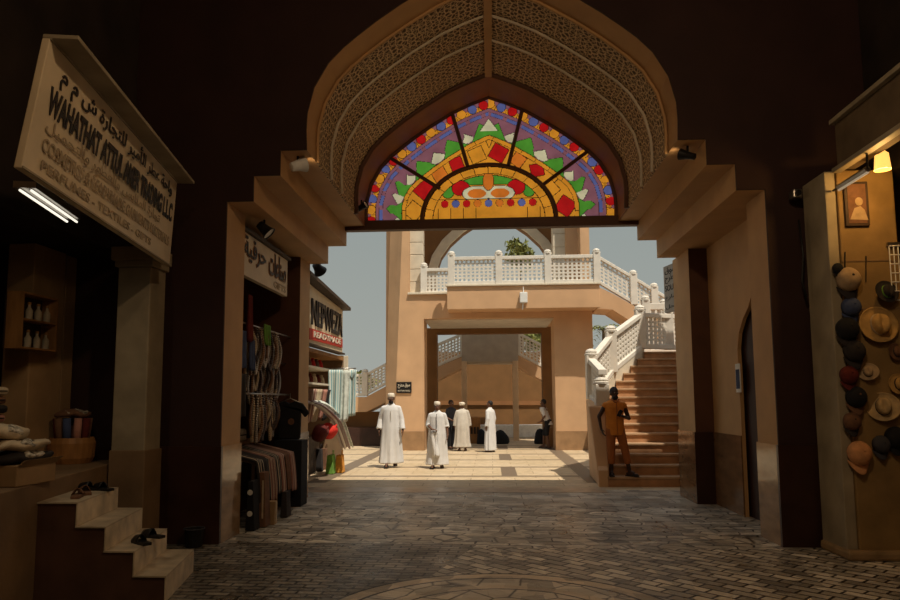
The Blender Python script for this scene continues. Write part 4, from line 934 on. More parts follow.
# 3 old man from behind
J = pose(head=(0, -.05, 1.61), chest=(0, -.03, 1.28), elbow=[(-.25, -.02, 1.13), (.25, -.02, 1.13)])
t, R = person('man seen from behind in a grey white robe and pale turban under the arcade', 0, 0, 0, J, facep=False)
robe(t, J, 'robe_grey', seed=8, flare=.29, wide=1.1, hem=.14); sandals(t, J)
tb = MB(); tb.lathe([(.085, .01), (.105, .03), (.112, .06), (.10, .10), (.07, .125), (.01, .13)], (0, .01, 0), 18, sx=.95, sy=1.1); tb.xf(R).build('turban', 'cap', t, smooth=True)
for k in range(3): MB().tube([R @ V((.104*math.cos(a)*.95, .01+.112*math.sin(a), .035+.028*k+.014*math.sin(a+k))) for a in [2*PI*i/16 for i in range(17)]], .014, 6).build('turban_fold', 'cap', t, smooth=True)
q = P(462.5, 451, Z=0); place(t, q, PI+.1, 1.57)
# 4 man in white robe looking left, bag in hand
J = pose(elbow=[(-.24, .03, 1.13), (.24, .05, 1.13)], wrist=[(-.26, -.05, .88), (.26, .0, .88)])
t, R = person('bareheaded man in a white robe standing side on under the arcade', 0, 0, 0, J, yaw=.3)
robe(t, J, 'robe_white', seed=11, flare=.26, hem=.06); hair_on(t, R); sandals(t, J)
q = P(490.5, 452, Z=0); place(t, q, -2.1, 1.60)
# 5 man in dark shirt, behind the robed men
J = pose(wrist=[(-.17, -.22, 1.02), (.2, -.2, 1.04)], hand=[((.4, -1, 0), (0, 0, -1), -1), ((-.4, -1, 0), (0, 0, -1), 1)])
def shirt(par, J, m, z0=.88, sleeve=.4, name='shirt', wide=1.0, neck=True):
    mb = MB(); pel, che = V(J['pelvis']), V(J['chest'])
    prof = [(-.02, .17, .128), (.10, .168, .125), (.25, .166, .122), (.40, .185, .132), (.48, .178, .115), (.535, .10, .075)]; vs = []; fs = []; seg = 28
    ax = (che-pel).normalized()
    for k, (h, rx, ry) in enumerate(prof):
        c = pel+(che-pel)*((h+z0-.88+ (0 if k else z0-.90))/.33) if False else pel+ax*h*(1.0)
        if k == 0: c = pel+ax*(z0-.95)
        for j in range(seg):
            a = 2*PI*j/seg; f = 1+.025*math.sin(9*a+k); vs.append((c.x+math.cos(a)*rx*wide*f, c.y+math.sin(a)*ry*wide*f, c.z))
    for i in range(len(prof)-1):
        for j in range(seg): fs.append((i*seg+j, i*seg+(j+1) % seg, (i+1)*seg+(j+1) % seg, (i+1)*seg+j))
    fs += [tuple(range(seg))[::-1], tuple(range((len(prof)-1)*seg, len(prof)*seg))]; mb.add(vs, fs)
    for sd in (0, 1):
        sh, el, wr = V(J['shoulder'][sd]), V(J['elbow'][sd]), V(J['wrist'][sd])
        mb.capsule(che+V(((-1, 1)[sd]*.08, 0, .11)), sh, .080, .064, 12)
        if sleeve > 0:
            mid = sh+(el-sh)*min(1, sleeve*2); mb.tube([sh, mid], [.066, .063], 14)
            if sleeve > .5: mb.tube([el, el+(wr-el)*(sleeve-.5)*2], [.062, .052], 14); mb.ball(el, .063)
    return fuse(mb, name, m, par, .010, 3)
def trousers(par, J, m, low=1.0, loose=1.0, name='trousers'):
    mb = MB(); mb.ball(V(J['pelvis'])+V((0, 0, -.01)), .172, .13, .13)
    for sd in (0, 1):
        h, k, a = V(J['hip'][sd]), V(J['knee'][sd]), V(J['ankle'][sd]); e = k+(a-k)*low
        mb.capsule(V(J['pelvis'])+V(((-1, 1)[sd]*.06, 0, 0)), h, .115, .105, 12); mb.capsule(h, k, .105*loose, .080*loose, 12); mb.tube([k+(h-k)*.05, k, e], [.080*loose, .080*loose, .070*loose], 14)
    return fuse(mb, name, m, par, .011, 3)
t, R = person('dark haired man in a dark shirt half hidden behind the man in the turban', 0, 0, 0, J)
shirt(t, J, 'navy', sleeve=.45); trousers(t, J, 'black_cloth'); hair_on(t, R); sandals(t, J)
q = P(451, 450, Z=0); place(t, (q.x-.02, q.y+.5, 0), .9, 1.63)
# 6 man in white shirt leaning on a low pier
J = pose(chest=(0, -.12, 1.25), head=(0, -.17, 1.60), shoulder=[(-.185, -.14, 1.39), (.185, -.14, 1.39)], elbow=[(-.24, -.10, 1.12), (.24, -.06, 1.12)], wrist=[(-.22, -.24, .95), (.22, -.22, .93)],
         hand=[((.2, -1, -.2), (0, 0, -1), -1), ((-.2, -1, -.2), (0, 0, -1), 1)], ankle=[(-.10, -.2, .09), (.10, .05, .09)], knee=[(-.10, -.18, .50), (.10, -.03, .50)], toe=[(-.12, -.36, .03), (.12, -.10, .03)])
t, R = person('man in a white shirt and dark shorts leaning beside the right pier of the arcade', 0, 0, 0, J)
shirt(t, J, 'robe_white', z0=.82, sleeve=.45); trousers(t, J, 'black_cloth', low=.12); hair_on(t, R); sandals(t, J)
q = P(548.5, 444, Y=23.9); place(t, (q.x, 23.9, 0), -1.9, 1.66)
lb = thing('bollard_block', 'brown stone block at the foot of the right inner pier', 'block', (q.x-.3, 24.3, 0))
MB().box(xy(546, 24.6), xy(553, 24.6), 24.45, 24.8, 0, .66).build('block', 'brown_wall', lb, bevel=.02)
# 7 man in orange on the bottom step
J = pose(chest=(-.01, .0, 1.28), elbow=[(-.31, .02, 1.17), (.28, .0, 1.13)], wrist=[(-.285, -.02, .93), (.10, -.25, 1.17)], hand=[((.3, -.25, -1), (1, 0, 0), 1, .4), ((-.8, -.35, .35), (0, -.4, 1), 1, .9)],
         hip=[(-.09, 0, .90), (.09, 0, .90)], knee=[(-.10, -.03, .50), (.17, -.05, .50)], ankle=[(-.09, .03, .09), (.25, -.05, .09)], toe=[(-.12, -.12, .03), (.36, -.18, .03)])
t, R = person('bearded man in orange shirt and rust trousers standing on the bottom stair step', 0, 0, 0, J, skin='skin_dark', yaw=.12, nod=-.05)
shirt(t, J, 'orange_cloth', z0=.80, sleeve=.12, wide=1.08); trousers(t, J, 'rust_cloth', low=.62, loose=1.0); hair_on(t, R); beard_on(t, R); sandals(t, J)
MB().tube([(0, -.142, 1.46), (0, -.150, 1.25), (0, -.145, 1.0), (.01, -.145, .82)], .007, 6).build('placket', 'rust_cloth', t)
MB().tube([(-.07, -.06, 1.50), (-.03, -.105, 1.46), (0, -.135, 1.44), (.03, -.105, 1.46), (.07, -.06, 1.50)], .014, 6).build('collar', 'rust_cloth', t, smooth=True)
q = P(609, 472.5, Z=RISE); place(t, (q.x+.03, 13.45, RISE), .1, 1.66)
ph = thing('phone', 'black phone held by the man in orange', 'phone', (0, 0, 0))
wp = Matrix.Translation(t.location) @ Matrix.Rotation(.1, 4, 'Z') @ Matrix.Scale(1.66/1.75, 4) @ V((.015, -.315, 1.235))
MB().box(-.036, .036, -.005, .005, -.07, .07).build('case', 'black', ph, bevel=.004); MB().box(-.032, .032, .005, .0062, -.064, .064).build('screen', 'dado_dark', ph); ph.location = wp; ph.rotation_euler = (.5, .35, .2)

# ------------------------------------------------------------------ stall in the left side of the passage
# sign over the stall
pt0 = Vector((-3.22, 8.74, 3.26)); PX = Vector((0, 1, 0)); PZ = Vector((0, 0, 1)); WL = 2.06
ss = thing('stall_signboard', 'cream signboard with dark and orange Arabic lettering over the passage stall', 'sign', (-3.25, 9.8, 3.5))
MB().box(-3.30, -3.22, 8.74, 8.74+WL, 3.26, 3.84).build('board', 'sign_face', ss, bevel=.008)
MB().box(-3.34, -3.17, 8.70, 8.78+WL, 3.84, 3.89).build('top_rail', 'dark_wood', ss, bevel=.006)
for i in range(3): MB().tube([(-3.25, 8.9+.85*i, 3.89), (-3.30, 8.9+.85*i, Z1)], .012, 6).build('hanger', 'steel', ss)
lettering('lettering', arabic('حرفية'), 'rim_brown', ss, (-3.219, 8.80, 3.44), PX, PZ, .92, .37, .006, .035)
lettering('lettering', arabic('صناعات'), 'rim_brown', ss, (-3.219, 9.84, 3.44), PX, PZ, .86, .37, .006, .035)
lettering('lettering', arabic('حرفية'), 'ink', ss, (-3.210, 8.82, 3.455), PX, PZ, .88, .34, .006, .004)
lettering('lettering', arabic('صناعات'), 'ink', ss, (-3.210, 9.86, 3.455), PX, PZ, .82, .34, .006, .004)
lettering('lettering', 'GIFTS', 'ink_faded', ss, (-3.219, 10.1, 3.30), PX, PZ, .6, .10, .005, .01)
# hanging rails
for k, (x, z, lab) in enumerate(((-3.30, 2.66, 'dark rail high in the passage stall, nearest the front'), (-3.38, 2.22, 'dark rail in the middle of the passage stall'), (-3.30, 1.72, 'lowest dark rail of beads in the passage stall'))):
    tag(MB().tube([(x, YL+.002, z), (x, YLb-.012, z)], .014, 8).build('hanging_rail', 'steel', smooth=True), lab, 'rail')
RAILS = [(-3.30, 2.66), (-3.38, 2.22), (-3.30, 1.72)]
bead_m = [mat('brown_beads', (.20, .11, .06), .35, .4, 40), mat('bone_beads', (.46, .36, .24), .35, .3, 40), mat('dark_beads', (.06, .04, .035), .3, .4, 40), mat('silver_beads', (.42, .38, .33), .3, .3, 40, metal=.6)]
names_ = ['brown', 'pale bone coloured', 'nearly black', 'dull silver']
for k in range(4):
    L = .62; mb = MB(); n = 40
    for i in range(n):
        a = i/n; y = .055*math.sin(2*PI*a)*(1 if a < .5 else 1); z = -L*(1-abs(2*a-1))**.9-.015; mb.ball((.016*math.sin(7*a), y, z), .017+.010*abs(1-abs(2*a-1)), seg=6, rings=4)
    o = mb.build('bead_necklace', bead_m[k], smooth=True); me = o.data
    cnt = 0
    for rk, (x, z) in enumerate(RAILS):
        for q in range(6):
            y = 9.42+.075*(4*q+k)+rnd.uniform(-.025, .025)
            if y > 10.62+(0, .3, 0)[rk]: continue
            c = o if cnt == 0 else o.copy()
            if cnt: COL.objects.link(c)
            c.location = (x+rnd.uniform(-.03, .03), y, z-.012); c.rotation_euler = (0, 0, rnd.uniform(-.7, .7)); c.scale = (1, 1.25, rnd.uniform(.62, 1.05)); cnt += 1
            tag(c, 'string of %s beads hanging among the beads in the passage stall' % names_[k], 'necklace', '%s bead strings' % names_[k])
# woven panels and bags hanging at the near end of the stall
def hang_cloth(name, label, cat, corner, wdt, h, m, along='y', folds=3, amp=.02, grp=None, taper=0, solid=.012):
    cx, cy, cz = corner; ph = rnd.uniform(0, 6)
    mb = MB()
    def fn(u, v):
        s = (u-.5)*wdt*(1-taper*v); a = amp*(.3+v)*math.sin(folds*2*PI*u+ph+v); zz = cz-h*v-.02*math.sin(PI*u)*v
        return (cx+a, cy+s, zz) if along == 'y' else (cx+s, cy+a, zz)
    mb.sheet(fn, 22, 14); return tag(mb.build(name, m, smooth=True, solid=solid, fix=False), label, cat, grp)
hang_cloth('cloth_bag', 'dark blue black woven bag hanging at the near end of the passage stall', 'bag', (-3.30, 8.98, 2.55), .42, .48, 'cloth_blue', solid=.05)
hang_cloth('cloth_bag', 'plain black bag hanging below the blue one in the passage stall', 'bag', (-3.30, 8.98, 1.98), .44, .55, 'cloth_char', solid=.05)
hang_cloth('scarf', 'dark scarf with reddish tip hanging in the passage stall', 'scarf', (-3.26, 9.22, 3.05), .16, .62, 'cloth_maroon', solid=.015)
hang_cloth('scarf', 'navy scarf hanging behind the bags in the passage stall', 'scarf', (-3.26, 9.36, 2.45), .20, .40, 'cloth_blue')
hang_cloth('scarf', 'olive green scarf hanging above the beads in the passage stall', 'scarf', (-3.25, 9.95, 2.72), .30, .28, 'cloth_green')
# counter with back board
ct = thing('stall_counter', 'low dark wooden counter behind the striped shawls in the passage stall', 'counter', (-3.9, 10, 0))
MB().box(-4.5, -3.72, 8.72, 11.2, 0, .98).build('body', 'dark_wood', ct, bevel=.01)
MB().box(-4.52, -3.68, 8.70, 11.22, .98, 1.03).build('top', 'wood', ct, bevel=.008)
# slanted display table covered with shawls
rk = thing('display_table', 'low slanting wooden table under the striped shawls', 'table', (-3.35, 10, 0))
MB().hexa([(-3.58, 9.0, .93), (-3.06, 9.0, .80), (-3.06, 10.7, .80), (-3.58, 10.7, .93)], [(-3.58, 9.0, .96), (-3.06, 9.0, .83), (-3.06, 10.7, .83), (-3.58, 10.7, .96)]).build('top', 'dark_wood', rk)
for x in (-3.54, -3.10):
    for y in (9.04, 10.66): MB().box(x-.02, x+.02, y-.02, y+.02, 0, .93 if x < -3.3 else .81).build('leg', 'dark_wood', rk)
SHW = (('stripe_black', 'black shawl with thin cream stripes, nearest on the passage table'), ('cloth_char', 'charcoal shawl, second on the passage table'), ('stripe_brown', 'brown and cream striped shawl, third on the passage table'),
       ('stripe_black', 'black and cream striped shawl in the middle of the passage table'), ('stripe_rose', 'rose striped shawl, right of the middle of the passage table'), ('cloth_brown', 'plain brown shawl on the passage table beside the last one'),
       ('stripe_rose', 'rose and cream shawl at the far end of the passage table'))
for i, (m, c) in enumerate(SHW):
    y0 = 8.98+i*.246; wd = .24; dr = .50+.08*rnd.random(); ph = rnd.random()*6
    def fn(u, v, y0=y0, wd=wd, dr=dr, ph=ph):
        if v < .5: x = -3.58+.53*v*2; z = .975-.135*v*2
        else: q = (v-.5)*2; x = -3.05+.05*math.sin(q*PI/2); z = .84-dr*q
        return (x+.010*math.sin(9*u+ph)*(v > .5), y0+wd*u+.03*max(0, v-.5), z+.006*math.sin(7*u+ph)+.02*math.sin(PI*u)*(v < .5))
    tag(MB().sheet(fn, 10, 24).build('shawl', m, smooth=True, solid=.010, fix=False), c, 'shawl', 'shawls on the passage table')
# bags and box at the foot of the near pier
gb = thing('carrier_bag', 'black bag with white round emblems standing at the foot of the stall', 'bag', (-3.02, 8.86, 0))
MB().hexa([(-3.10, 8.76, .01), (-2.98, 8.76, .01), (-2.98, 8.98, .01), (-3.10, 8.98, .01)], [(-3.07, 8.76, .62), (-3.01, 8.76, .62), (-3.01, 8.98, .62), (-3.07, 8.98, .62)]).build('body', 'black_cloth', gb, bevel=.01)
for z in (.48, .22): MB().lathe([(.035, 0), (.035, .004), (.02, .0045)], (0, 0, 0), 14).xf(Matrix.Translation((-3.042+.0, 8.758, z)) @ Matrix.Rotation(PI/2, 4, 'X')).build('emblem', 'white_paint', gb)
gb = thing('carrier_bag', 'brown bag with cream and green bands beside the black emblem bag', 'bag', (-2.95, 9.12, 0))
MB().hexa([(-3.06, 9.02, .01), (-2.92, 9.02, .01), (-2.92, 9.22, .01), (-3.06, 9.22, .01)], [(-3.03, 9.02, .70), (-2.95, 9.02, .70), (-2.95, 9.22, .70), (-3.03, 9.22, .70)]).build('body', 'stripe_brown' if False else 'cloth_brown', gb, bevel=.01)
MB().box(-2.975, -2.955, 9.015, 9.10, .12, .60).build('band', 'cloth_cream', gb)
bx_ = thing('cardboard_box', 'small upright cardboard box on the floor below the shawls', 'box', (-2.92, 9.30, 0))
MB().box(-3.0, -2.88, 9.25, 9.38, 0, .30).build('carton', 'card', bx_, bevel=.006); MB().box(-2.879, -2.874, 9.29, 9.34, .02, .29).build('tape', 'cloth_cream', bx_)
tag(MB().hexa([(-2.96, 9.75, .01), (-2.86, 9.75, .01), (-2.86, 9.98, .01), (-2.96, 9.98, .01)], [(-2.94, 9.77, .36), (-2.88, 9.77, .36), (-2.88, 9.96, .36), (-2.94, 9.96, .36)]).build('carrier_bag', 'cloth_char', bevel=.01), 'charcoal bag standing on the floor before the shawl table', 'bag')
# black t-shirt on a hanger at the far pier
ts = thing('t_shirt', 'black t-shirt on a hanger at the far end of the passage stall', 't-shirt', (-3.1, 10.9, 1.7))
x0 = -3.17; YT = 10.86; out = [(-.20, .25), (-.31, .10), (-.24, .03), (-.18, .11), (-.17, -.30), (.17, -.30), (.18, .11), (.24, .03), (.31, .10), (.20, .25), (.08, .29), (0, .25), (-.08, .29)]
MB().prism([(x0+a, 1.33+b_) for a, b_ in out], 'y', YT, YT+.07).build('shirt', 'black_cloth', ts, bevel=.02)
MB().lathe([(.05, 0), (.05, .004), (.02, .005)], (0, 0, 0), 16).xf(Matrix.Translation((x0+.03, YT, 1.30)) @ Matrix.Rotation(PI/2, 4, 'X')).build('printed_badge', 'cloth_brown', ts)
MB().tube([(x0-.17, YT+.035, 1.59), (x0, YT+.035, 1.66), (x0+.17, YT+.035, 1.59)], .008, 6).tube([(x0, YT+.035, 1.66), (x0, YT+.035, 1.74)], .006, 6).build('hanger', 'steel', ts)
dk = tag(MB().box(-3.40, -2.96, 10.83, 11.2, 0, 1.01).build('display_board', 'black_cloth', bevel=.01), 'black covered stand under the black t-shirt', 'stand')
for k, (y, m, c) in enumerate(((9.2, 'cloth_cream', 'cream'), (9.75, 'cloth_maroon', 'maroon'), (10.3, 'cloth_cream', 'second cream'))):
    t = thing('folded_textile', '%s folded textile stacked on the dark counter of the passage stall' % c, 'textile', (-3.9, y, 1.03))
    MB().box(-4.1, -3.7, y-.17, y+.17, 1.031, 1.21).build('bundle', m, t, bevel=.03)
    MB().box(-4.105, -3.695, y-.175, y+.175, 1.11, 1.13).build('band', 'cloth_char', t, bevel=.008)

# ------------------------------------------------------------------ open stall beyond the gateway on the left
kx = -3.5
ks = thing('open_stall', 'open fronted tan stall with shelves just beyond the gateway on the left', 'stall', (-4.4, 14.6, 0))
MB().box(-5.6, -5.4, 12.2, 17.0, 0, 4.0).build('back_wall', 'sand', ks)
MB().box(-5.4, kx-.12, 16.85, 17.0, 0, 2.72).build('end_wall', 'plaster_dark', ks)
ep = MB().box(kx-.16, kx-.02, 17.001, 17.08, 1.9, 2.72); tag(ep.build('end_post', 'cream', ks, bevel=.01), 'pale end post')
r_ = MB(); r_.prism([(12.6, 4.02), (16.35, 3.82), (16.35, 3.75), (12.6, 3.95)], 'x', -5.7, kx+.18); r_.build('roof', 'dark_wood', ks)
MB().box(-5.4, kx-.1, 12.3, 16.9, 2.60, 2.68).build('ceiling_board', 'wood', ks)
for z in (1.95, 2.28): MB().box(-4.2, kx-.06, 13.3, 15.6, z, z+.04).build('shelf', 'cream', ks)
MB().box(-5.3, kx-.55, 12.4, 16.4, 0, .82).build('counter', 'dark_wood', ks, bevel=.01)
s2 = thing('stall_signboard', 'signboard with tall dark letters and a red strip on the open stall', 'sign', (kx, 14.8, 2.7))
def vrow(y, a0, a1): return a0+(a1-a0)*(y-13.25)/3.05
def slab(z00, z01, z10, z11, x0, x1, ya_, yb_):
    return MB().hexa([(x0, ya_, z00), (x1, ya_, z00), (x1, yb_, z10), (x0, yb_, z10)], [(x0, ya_, z01), (x1, ya_, z01), (x1, yb_, z11), (x0, yb_, z11)])
slab(2.69, 3.90, 2.73, 3.76, kx-.1, kx, 12.7, 16.28).build('board', 'sign_face', s2, bevel=.006)
slab(2.80, 3.02, 2.86, 3.06, kx, kx+.02, 13.2, 16.2).build('red_strip', 'red_board', s2)
slab(2.685, 2.72, 2.70, 2.735, kx-.1, kx+.06, 12.7, 16.3).build('lower_moulding', 'dark_wood', s2)
lettering('lettering', 'NEPWEZA', 'ink', s2, (kx+.003, 13.35, 3.10), PX, PZ, 2.8, .52, .03, .012)
lettering('lettering', 'READYMADE', 'cream', s2, (kx+.021, 13.5, 2.87), (0, 1, .02), PZ, 2.5, .12, .008, .02)
# goods of the open stall
for i, (m, c, x, y, w_, h_) in enumerate((('scarf_teal', 'teal and white scarf hanging in front of the pale one at the open stall', -3.42, 15.20, .32, 1.05), ('cloth_pale', 'pale scarf between the two teal scarves of the open stall', -3.25, 15.28, .26, 1.12), ('scarf_teal', 'teal scarf hanging lane side of the pale scarf at the open stall', -3.11, 15.36, .26, 1.0))):
    hang_cloth('scarf', c, 'scarf', (x, y, 2.30), w_, h_, m, along='x', folds=2, amp=.03, taper=.25)
tag(MB().tube([(-3.62, 15.28, 2.33), (-2.98, 15.28, 2.33)], .014, 8).build('hanging_rail', 'steel', smooth=True), 'short rod carrying the scarves at the end of the open stall', 'rail')
for i in range(14):
    y = 13.35+.165*i; z = 1.991 if i % 2 else 2.321; c = ('cloth_red', 'cloth_cream', 'cloth_brown', 'cloth_maroon')[i % 4]; cn = ('red', 'cream', 'brown', 'maroon')[i % 4]
    tag(MB().lathe([(.055, 0), (.075, .04), (.06, .13), (.03, .17), (.035, .20), (.01, .21)], (kx-.30, y, z), 12).build('souvenir_vase', c, smooth=True), '%s souvenir jar on the %s shelf of the open stall' % (cn, 'lower' if i % 2 else 'upper'), 'jar', '%s souvenir jars on the %s shelf' % (cn, 'lower' if i % 2 else 'upper'))
for i in range(6):
    y = 13.5+.34*i; o = MB(); ph = rnd.random()*6
    o.sheet(lambda u, v, y=y, ph=ph: (kx-.04-.10*v+.03*math.sin(5*u+ph), y+.30*(u-.5), 1.86-.62*v+.05*math.sin(3*u+ph)*v), 10, 10)
    m = ('cloth_brown', 'stripe_rose', 'cloth_cream', 'stripe_brown', 'cloth_pink', 'cloth_char')[i]; n = ('brown', 'rose striped', 'cream', 'brown striped', 'pink', 'charcoal')[i]
    tag(o.build('folded_scarf', m, smooth=True, solid=.02, fix=False), '%s scarf draped under the shelves of the open stall' % n, 'scarf')
def drape(label, m, y0, y1, wd):
    mb = MB(); mb.sheet(lambda u, v: (kx+.02+.12*v+wd*(u-.5), y0+(y1-y0)*v, 1.60-.75*v**1.6-.30*max(0, v-.7)/.3+.03*math.sin(12*u)), 10, 16)
    return tag(mb.build('draped_scarf', m, smooth=True, solid=.015, fix=False), label, 'scarf')
drape('long lilac striped scarf sweeping down along the front of the open stall', 'scarf_lilac', 13.3, 16.1, .22)
drape('white scarf sweeping down beside the lilac one on the open stall', 'cloth_pale', 13.9, 16.6, .16)
for i, (u, v, Y, m, n) in enumerate(((320, 433, 14.2, 'cloth_maroon', 'dark red'), (329, 431, 14.9, 'cloth_red', 'bright red'))):
    q = P(u, v, Y=Y); mb = MB()
    t = thing('cloth_bundle', '%s bundle of cloth lying on the front of the open stall' % n, 'cloth bundle', q); mb.ball(q, .17, .24, .17, 16, 10); mb.v = [(x+.02*math.sin(20*z), y+.02*math.sin(17*x+9*z), z+.015*math.sin(23*y)) for x, y, z in mb.v]
    mb.build('bundle', m, t, smooth=True); MB().tube([q+V((.13, -.1, .05)), q+V((.16, 0, .13)), q+V((.13, .1, .05))], .02, 6).build('fold', m, t, smooth=True)
for i, (u, v, m, n, h, wd) in enumerate(((331, 465, 'cloth_green', 'bright green', .42, .30), (340, 463, 'cloth_orange', 'orange', .40, .28), (319, 469, 'cloth_char', 'black', .52, .16), (314, 471, 'cloth_cream', 'cream', .60, .16), (324, 467, 'cloth_brown', 'brown', .5, .16))):
    q = P(u, v, Y=15.7+.25*i); q.z = 0; t = thing('shopping_bag', '%s bag standing on the ground before the open stall' % n, 'bag', q)
    MB().hexa([(q.x-.09, q.y-wd/2, .005), (q.x+.09, q.y-wd/2, .005), (q.x+.09, q.y+wd/2, .005), (q.x-.09, q.y+wd/2, .005)], [(q.x-.06, q.y-wd/2, h), (q.x+.06, q.y-wd/2, h), (q.x+.06, q.y+wd/2, h), (q.x-.06, q.y+wd/2, h)]).build('body', m, t, bevel=.012)
    MB().tube([(q.x+.05, q.y-.06, h), (q.x+.05, q.y-.05, h+.10), (q.x+.05, q.y+.05, h+.10), (q.x+.05, q.y+.06, h)], .008, 6).build('handle', m, t, smooth=True)
q = P(353, 438, Z=0); t = thing('white_sack', 'white sack with a black half on the ground by the left courtyard stair', 'sack', q)
sk_ = MB(); sk_.ball((q.x+.12, q.y, .30), .26, .22, .32, 14, 9); sk_.v = [(x, y, max(0.005, z)) for x, y, z in sk_.v]; sk_.build('sack', 'white_paint', t, smooth=True)
sk_ = MB(); sk_.ball((q.x-.26, q.y, .27), .22, .2, .29, 14, 9); sk_.v = [(x, y, max(0.005, z)) for x, y, z in sk_.v]; sk_.build('sack_half', 'black_cloth', t, smooth=True)

# ------------------------------------------------------------------ things under the arcade
q = P(474, 441, Z=0); t = thing('wooden_cabinet', 'orange brown wooden cabinet under the arcade between two robed men', 'cabinet', (q.x, 26.6, 0))
x0, x1 = xy(469, 26.6), xy(480, 26.6); MB().box(x0, x1, 26.6, 27.0, 0, .98).build('body', 'wood', t, bevel=.015)
for k in range(3): MB().box(x0+.05+(x1-x0-.06)*k/3, x0+.01+(x1-x0-.06)*(k+1)/3, 26.58, 26.6, .36, .62).build('panel', 'dark_wood', t)
for u, lab, wd, h in ((482, 'dark bag on the ground beside the wooden cabinet', .22, .55), (501, 'slumped dark cloth bundle against the low wall, left of the thin column', .30, .52), (541, 'slumped dark cloth bundle by the right inner pier', .28, .56)):
    q = P(u, 441, Y=26.4); mb = MB(); mb.lathe([(wd*.9, 0), (wd, h*.15), (wd*.9, h*.45), (wd*.66, h*.72), (wd*.38, h*.93), (.02, h)], (q.x, 26.4, 0), 14); mb.v = [(x+.03*math.sin(9*z+5*y), y, z) for x, y, z in mb.v]
    tag(mb.build('cloth_bundle' if h < .54 or h > .555 else 'dark_bag', 'black_cloth', smooth=True), lab, 'bundle' if h < .54 or h > .555 else 'bag')

# ------------------------------------------------------------------ fittings of the gateway
def spot(label, at, aim, power, size=.10, col=(1, .72, .42), m='black'):
    t = thing('spotlight', label, 'spotlight', at); at = V(at); d = (V(aim)-at).normalized(); R = d.to_track_quat('Z', 'Y').to_matrix().to_4x4()
    MB().lathe([(.02, -.10), (size*.55, -.09), (size*.7, .02), (size, .10), (size*.92, .10), (size*.6, .03), (.01, .02)], (0, 0, 0), 16).xf(Matrix.Translation(at) @ R).build('housing', m, t, smooth=False)
    MB().tube([at, at+V((0, 0, .12))], .015, 6).build('bracket', 'black', t)
    MB().lathe([(size*.85, .085), (.01, .086)], (0, 0, 0), 16).xf(Matrix.Translation(at) @ R).build('lens', 'white_paint', t)
    if power:
        l = bpy.data.lights.new('spotlight_lamp', 'SPOT'); l.energy = power; l.color = col; l.spot_size = 2.4; l.spot_blend = .8; l.shadow_soft_size = .08
        o = bpy.data.objects.new('spotlight_lamp', l); COL.objects.link(o); o.parent = t; o.location = d*.14; o.rotation_euler = (-d).to_track_quat('Z', 'Y').to_euler()
    return t
spot('pale spotlight on the left corbel below the vault spring', (-2.36, 8.25, 4.50), (.5, 10.5, 6.0), 1.2, m='white_paint')
spot('black floodlight under the left corbel above the stall sign', (-2.98, 8.9, 3.88), (1.0, 9.2, 0), 60)
q = P(318, 268, Y=D2+.12); spot('dark floodlight projecting at the far end of the left corbel', (q.x, D2+.12, q.z), (-2, 15, 2), 0, .12)
spot('small dark spotlight at the left foot of the stained glass window', (-2.08, 11.0, 4.74), (1.5, 9.6, 6.4), 8, .07)
spot('small dark spotlight on the right corbel near the vault spring', (2.36, 8.25, 4.50), (-.5, 10.5, 6.0), 1.2, .07)
cmr = thing('security_camera', 'small security camera on the right pier of the gateway', 'camera', (3.3, D1-.1, 3.6))
q = P(795, 195, Y=D1-.12); MB().box(q.x-.05, q.x+.05, D1-.20, D1-.06, q.z-.05, q.z+.05).build('housing', 'steel', cmr, bevel=.015); MB().tube([(q.x, D1-.06, q.z), (q.x, D1-.022, q.z+.03)], .02, 8).build('bracket', 'black', cmr)
MB().lathe([(.03, 0), (.032, .02), (.01, .022)], (0, 0, 0), 12).xf(Matrix.Translation((q.x, D1-.20, q.z)) @ Matrix.Rotation(PI/2, 4, 'X')).build('lens', 'black', cmr)
q = P(738, 378, X=XR-.01); np_ = thing('notice', 'small blue and white notice on the recessed right wall of the passage', 'notice', q)
MB().box(XR-.012, XR-.001, q.y-.09, q.y+.09, q.z-.20, q.z+.20).build('panel', 'white_paint', np_); MB().box(XR-.016, XR-.012, q.y-.07, q.y+.07, q.z-.15, q.z+.12).build('blue_field', 'cloth_blue', np_)
# signboard beyond the right pier
a, c = V((P(664.5, 300, Y=12.75).x, 12.75, 0)), V((P(679, 300, Y=12.2).x, 12.2, 0)); zt, zb = P(671, 264, Y=12.45).z, P(671, 311, Y=12.45).z
exd = (c-a).normalized(); wd = (c-a).length; nrm = V((exd.y, -exd.x, 0))
s3 = thing('notice_board', 'tall grey notice board with dark lettering fixed behind the right pier', 'sign', ((a.x+c.x)/2, 12.47, zb))
mb = MB(); mb.hexa([a+V((0, 0, zb)), c+V((0, 0, zb)), c-nrm*.05+V((0, 0, zb)), a-nrm*.05+V((0, 0, zb))], [a+V((0, 0, zt)), c+V((0, 0, zt)), c-nrm*.05+V((0, 0, zt)), a-nrm*.05+V((0, 0, zt))])
mb.build('board', mat('grey_board', (.42, .40, .36), .6, .15, 5), s3)
for zz in (zb+.1, zt-.1): MB().tube([c+V((-.02, .02, zz)), V((3.26, D2+.24, zz))], .015, 6).build('bracket', 'black', s3)
for i, (tx, h) in enumerate(((arabic('سوق'), .13), (arabic('مطرح'), .15), ('SOUQ', .12), (arabic('شارع'), .10), (arabic('محل'), .08))):
    lettering('lettering', tx, 'ink', s3, a+exd*.05+V((0, 0, zt-.14-.155*i-.03)), exd, PZ, wd-.1, h, .004, .01)

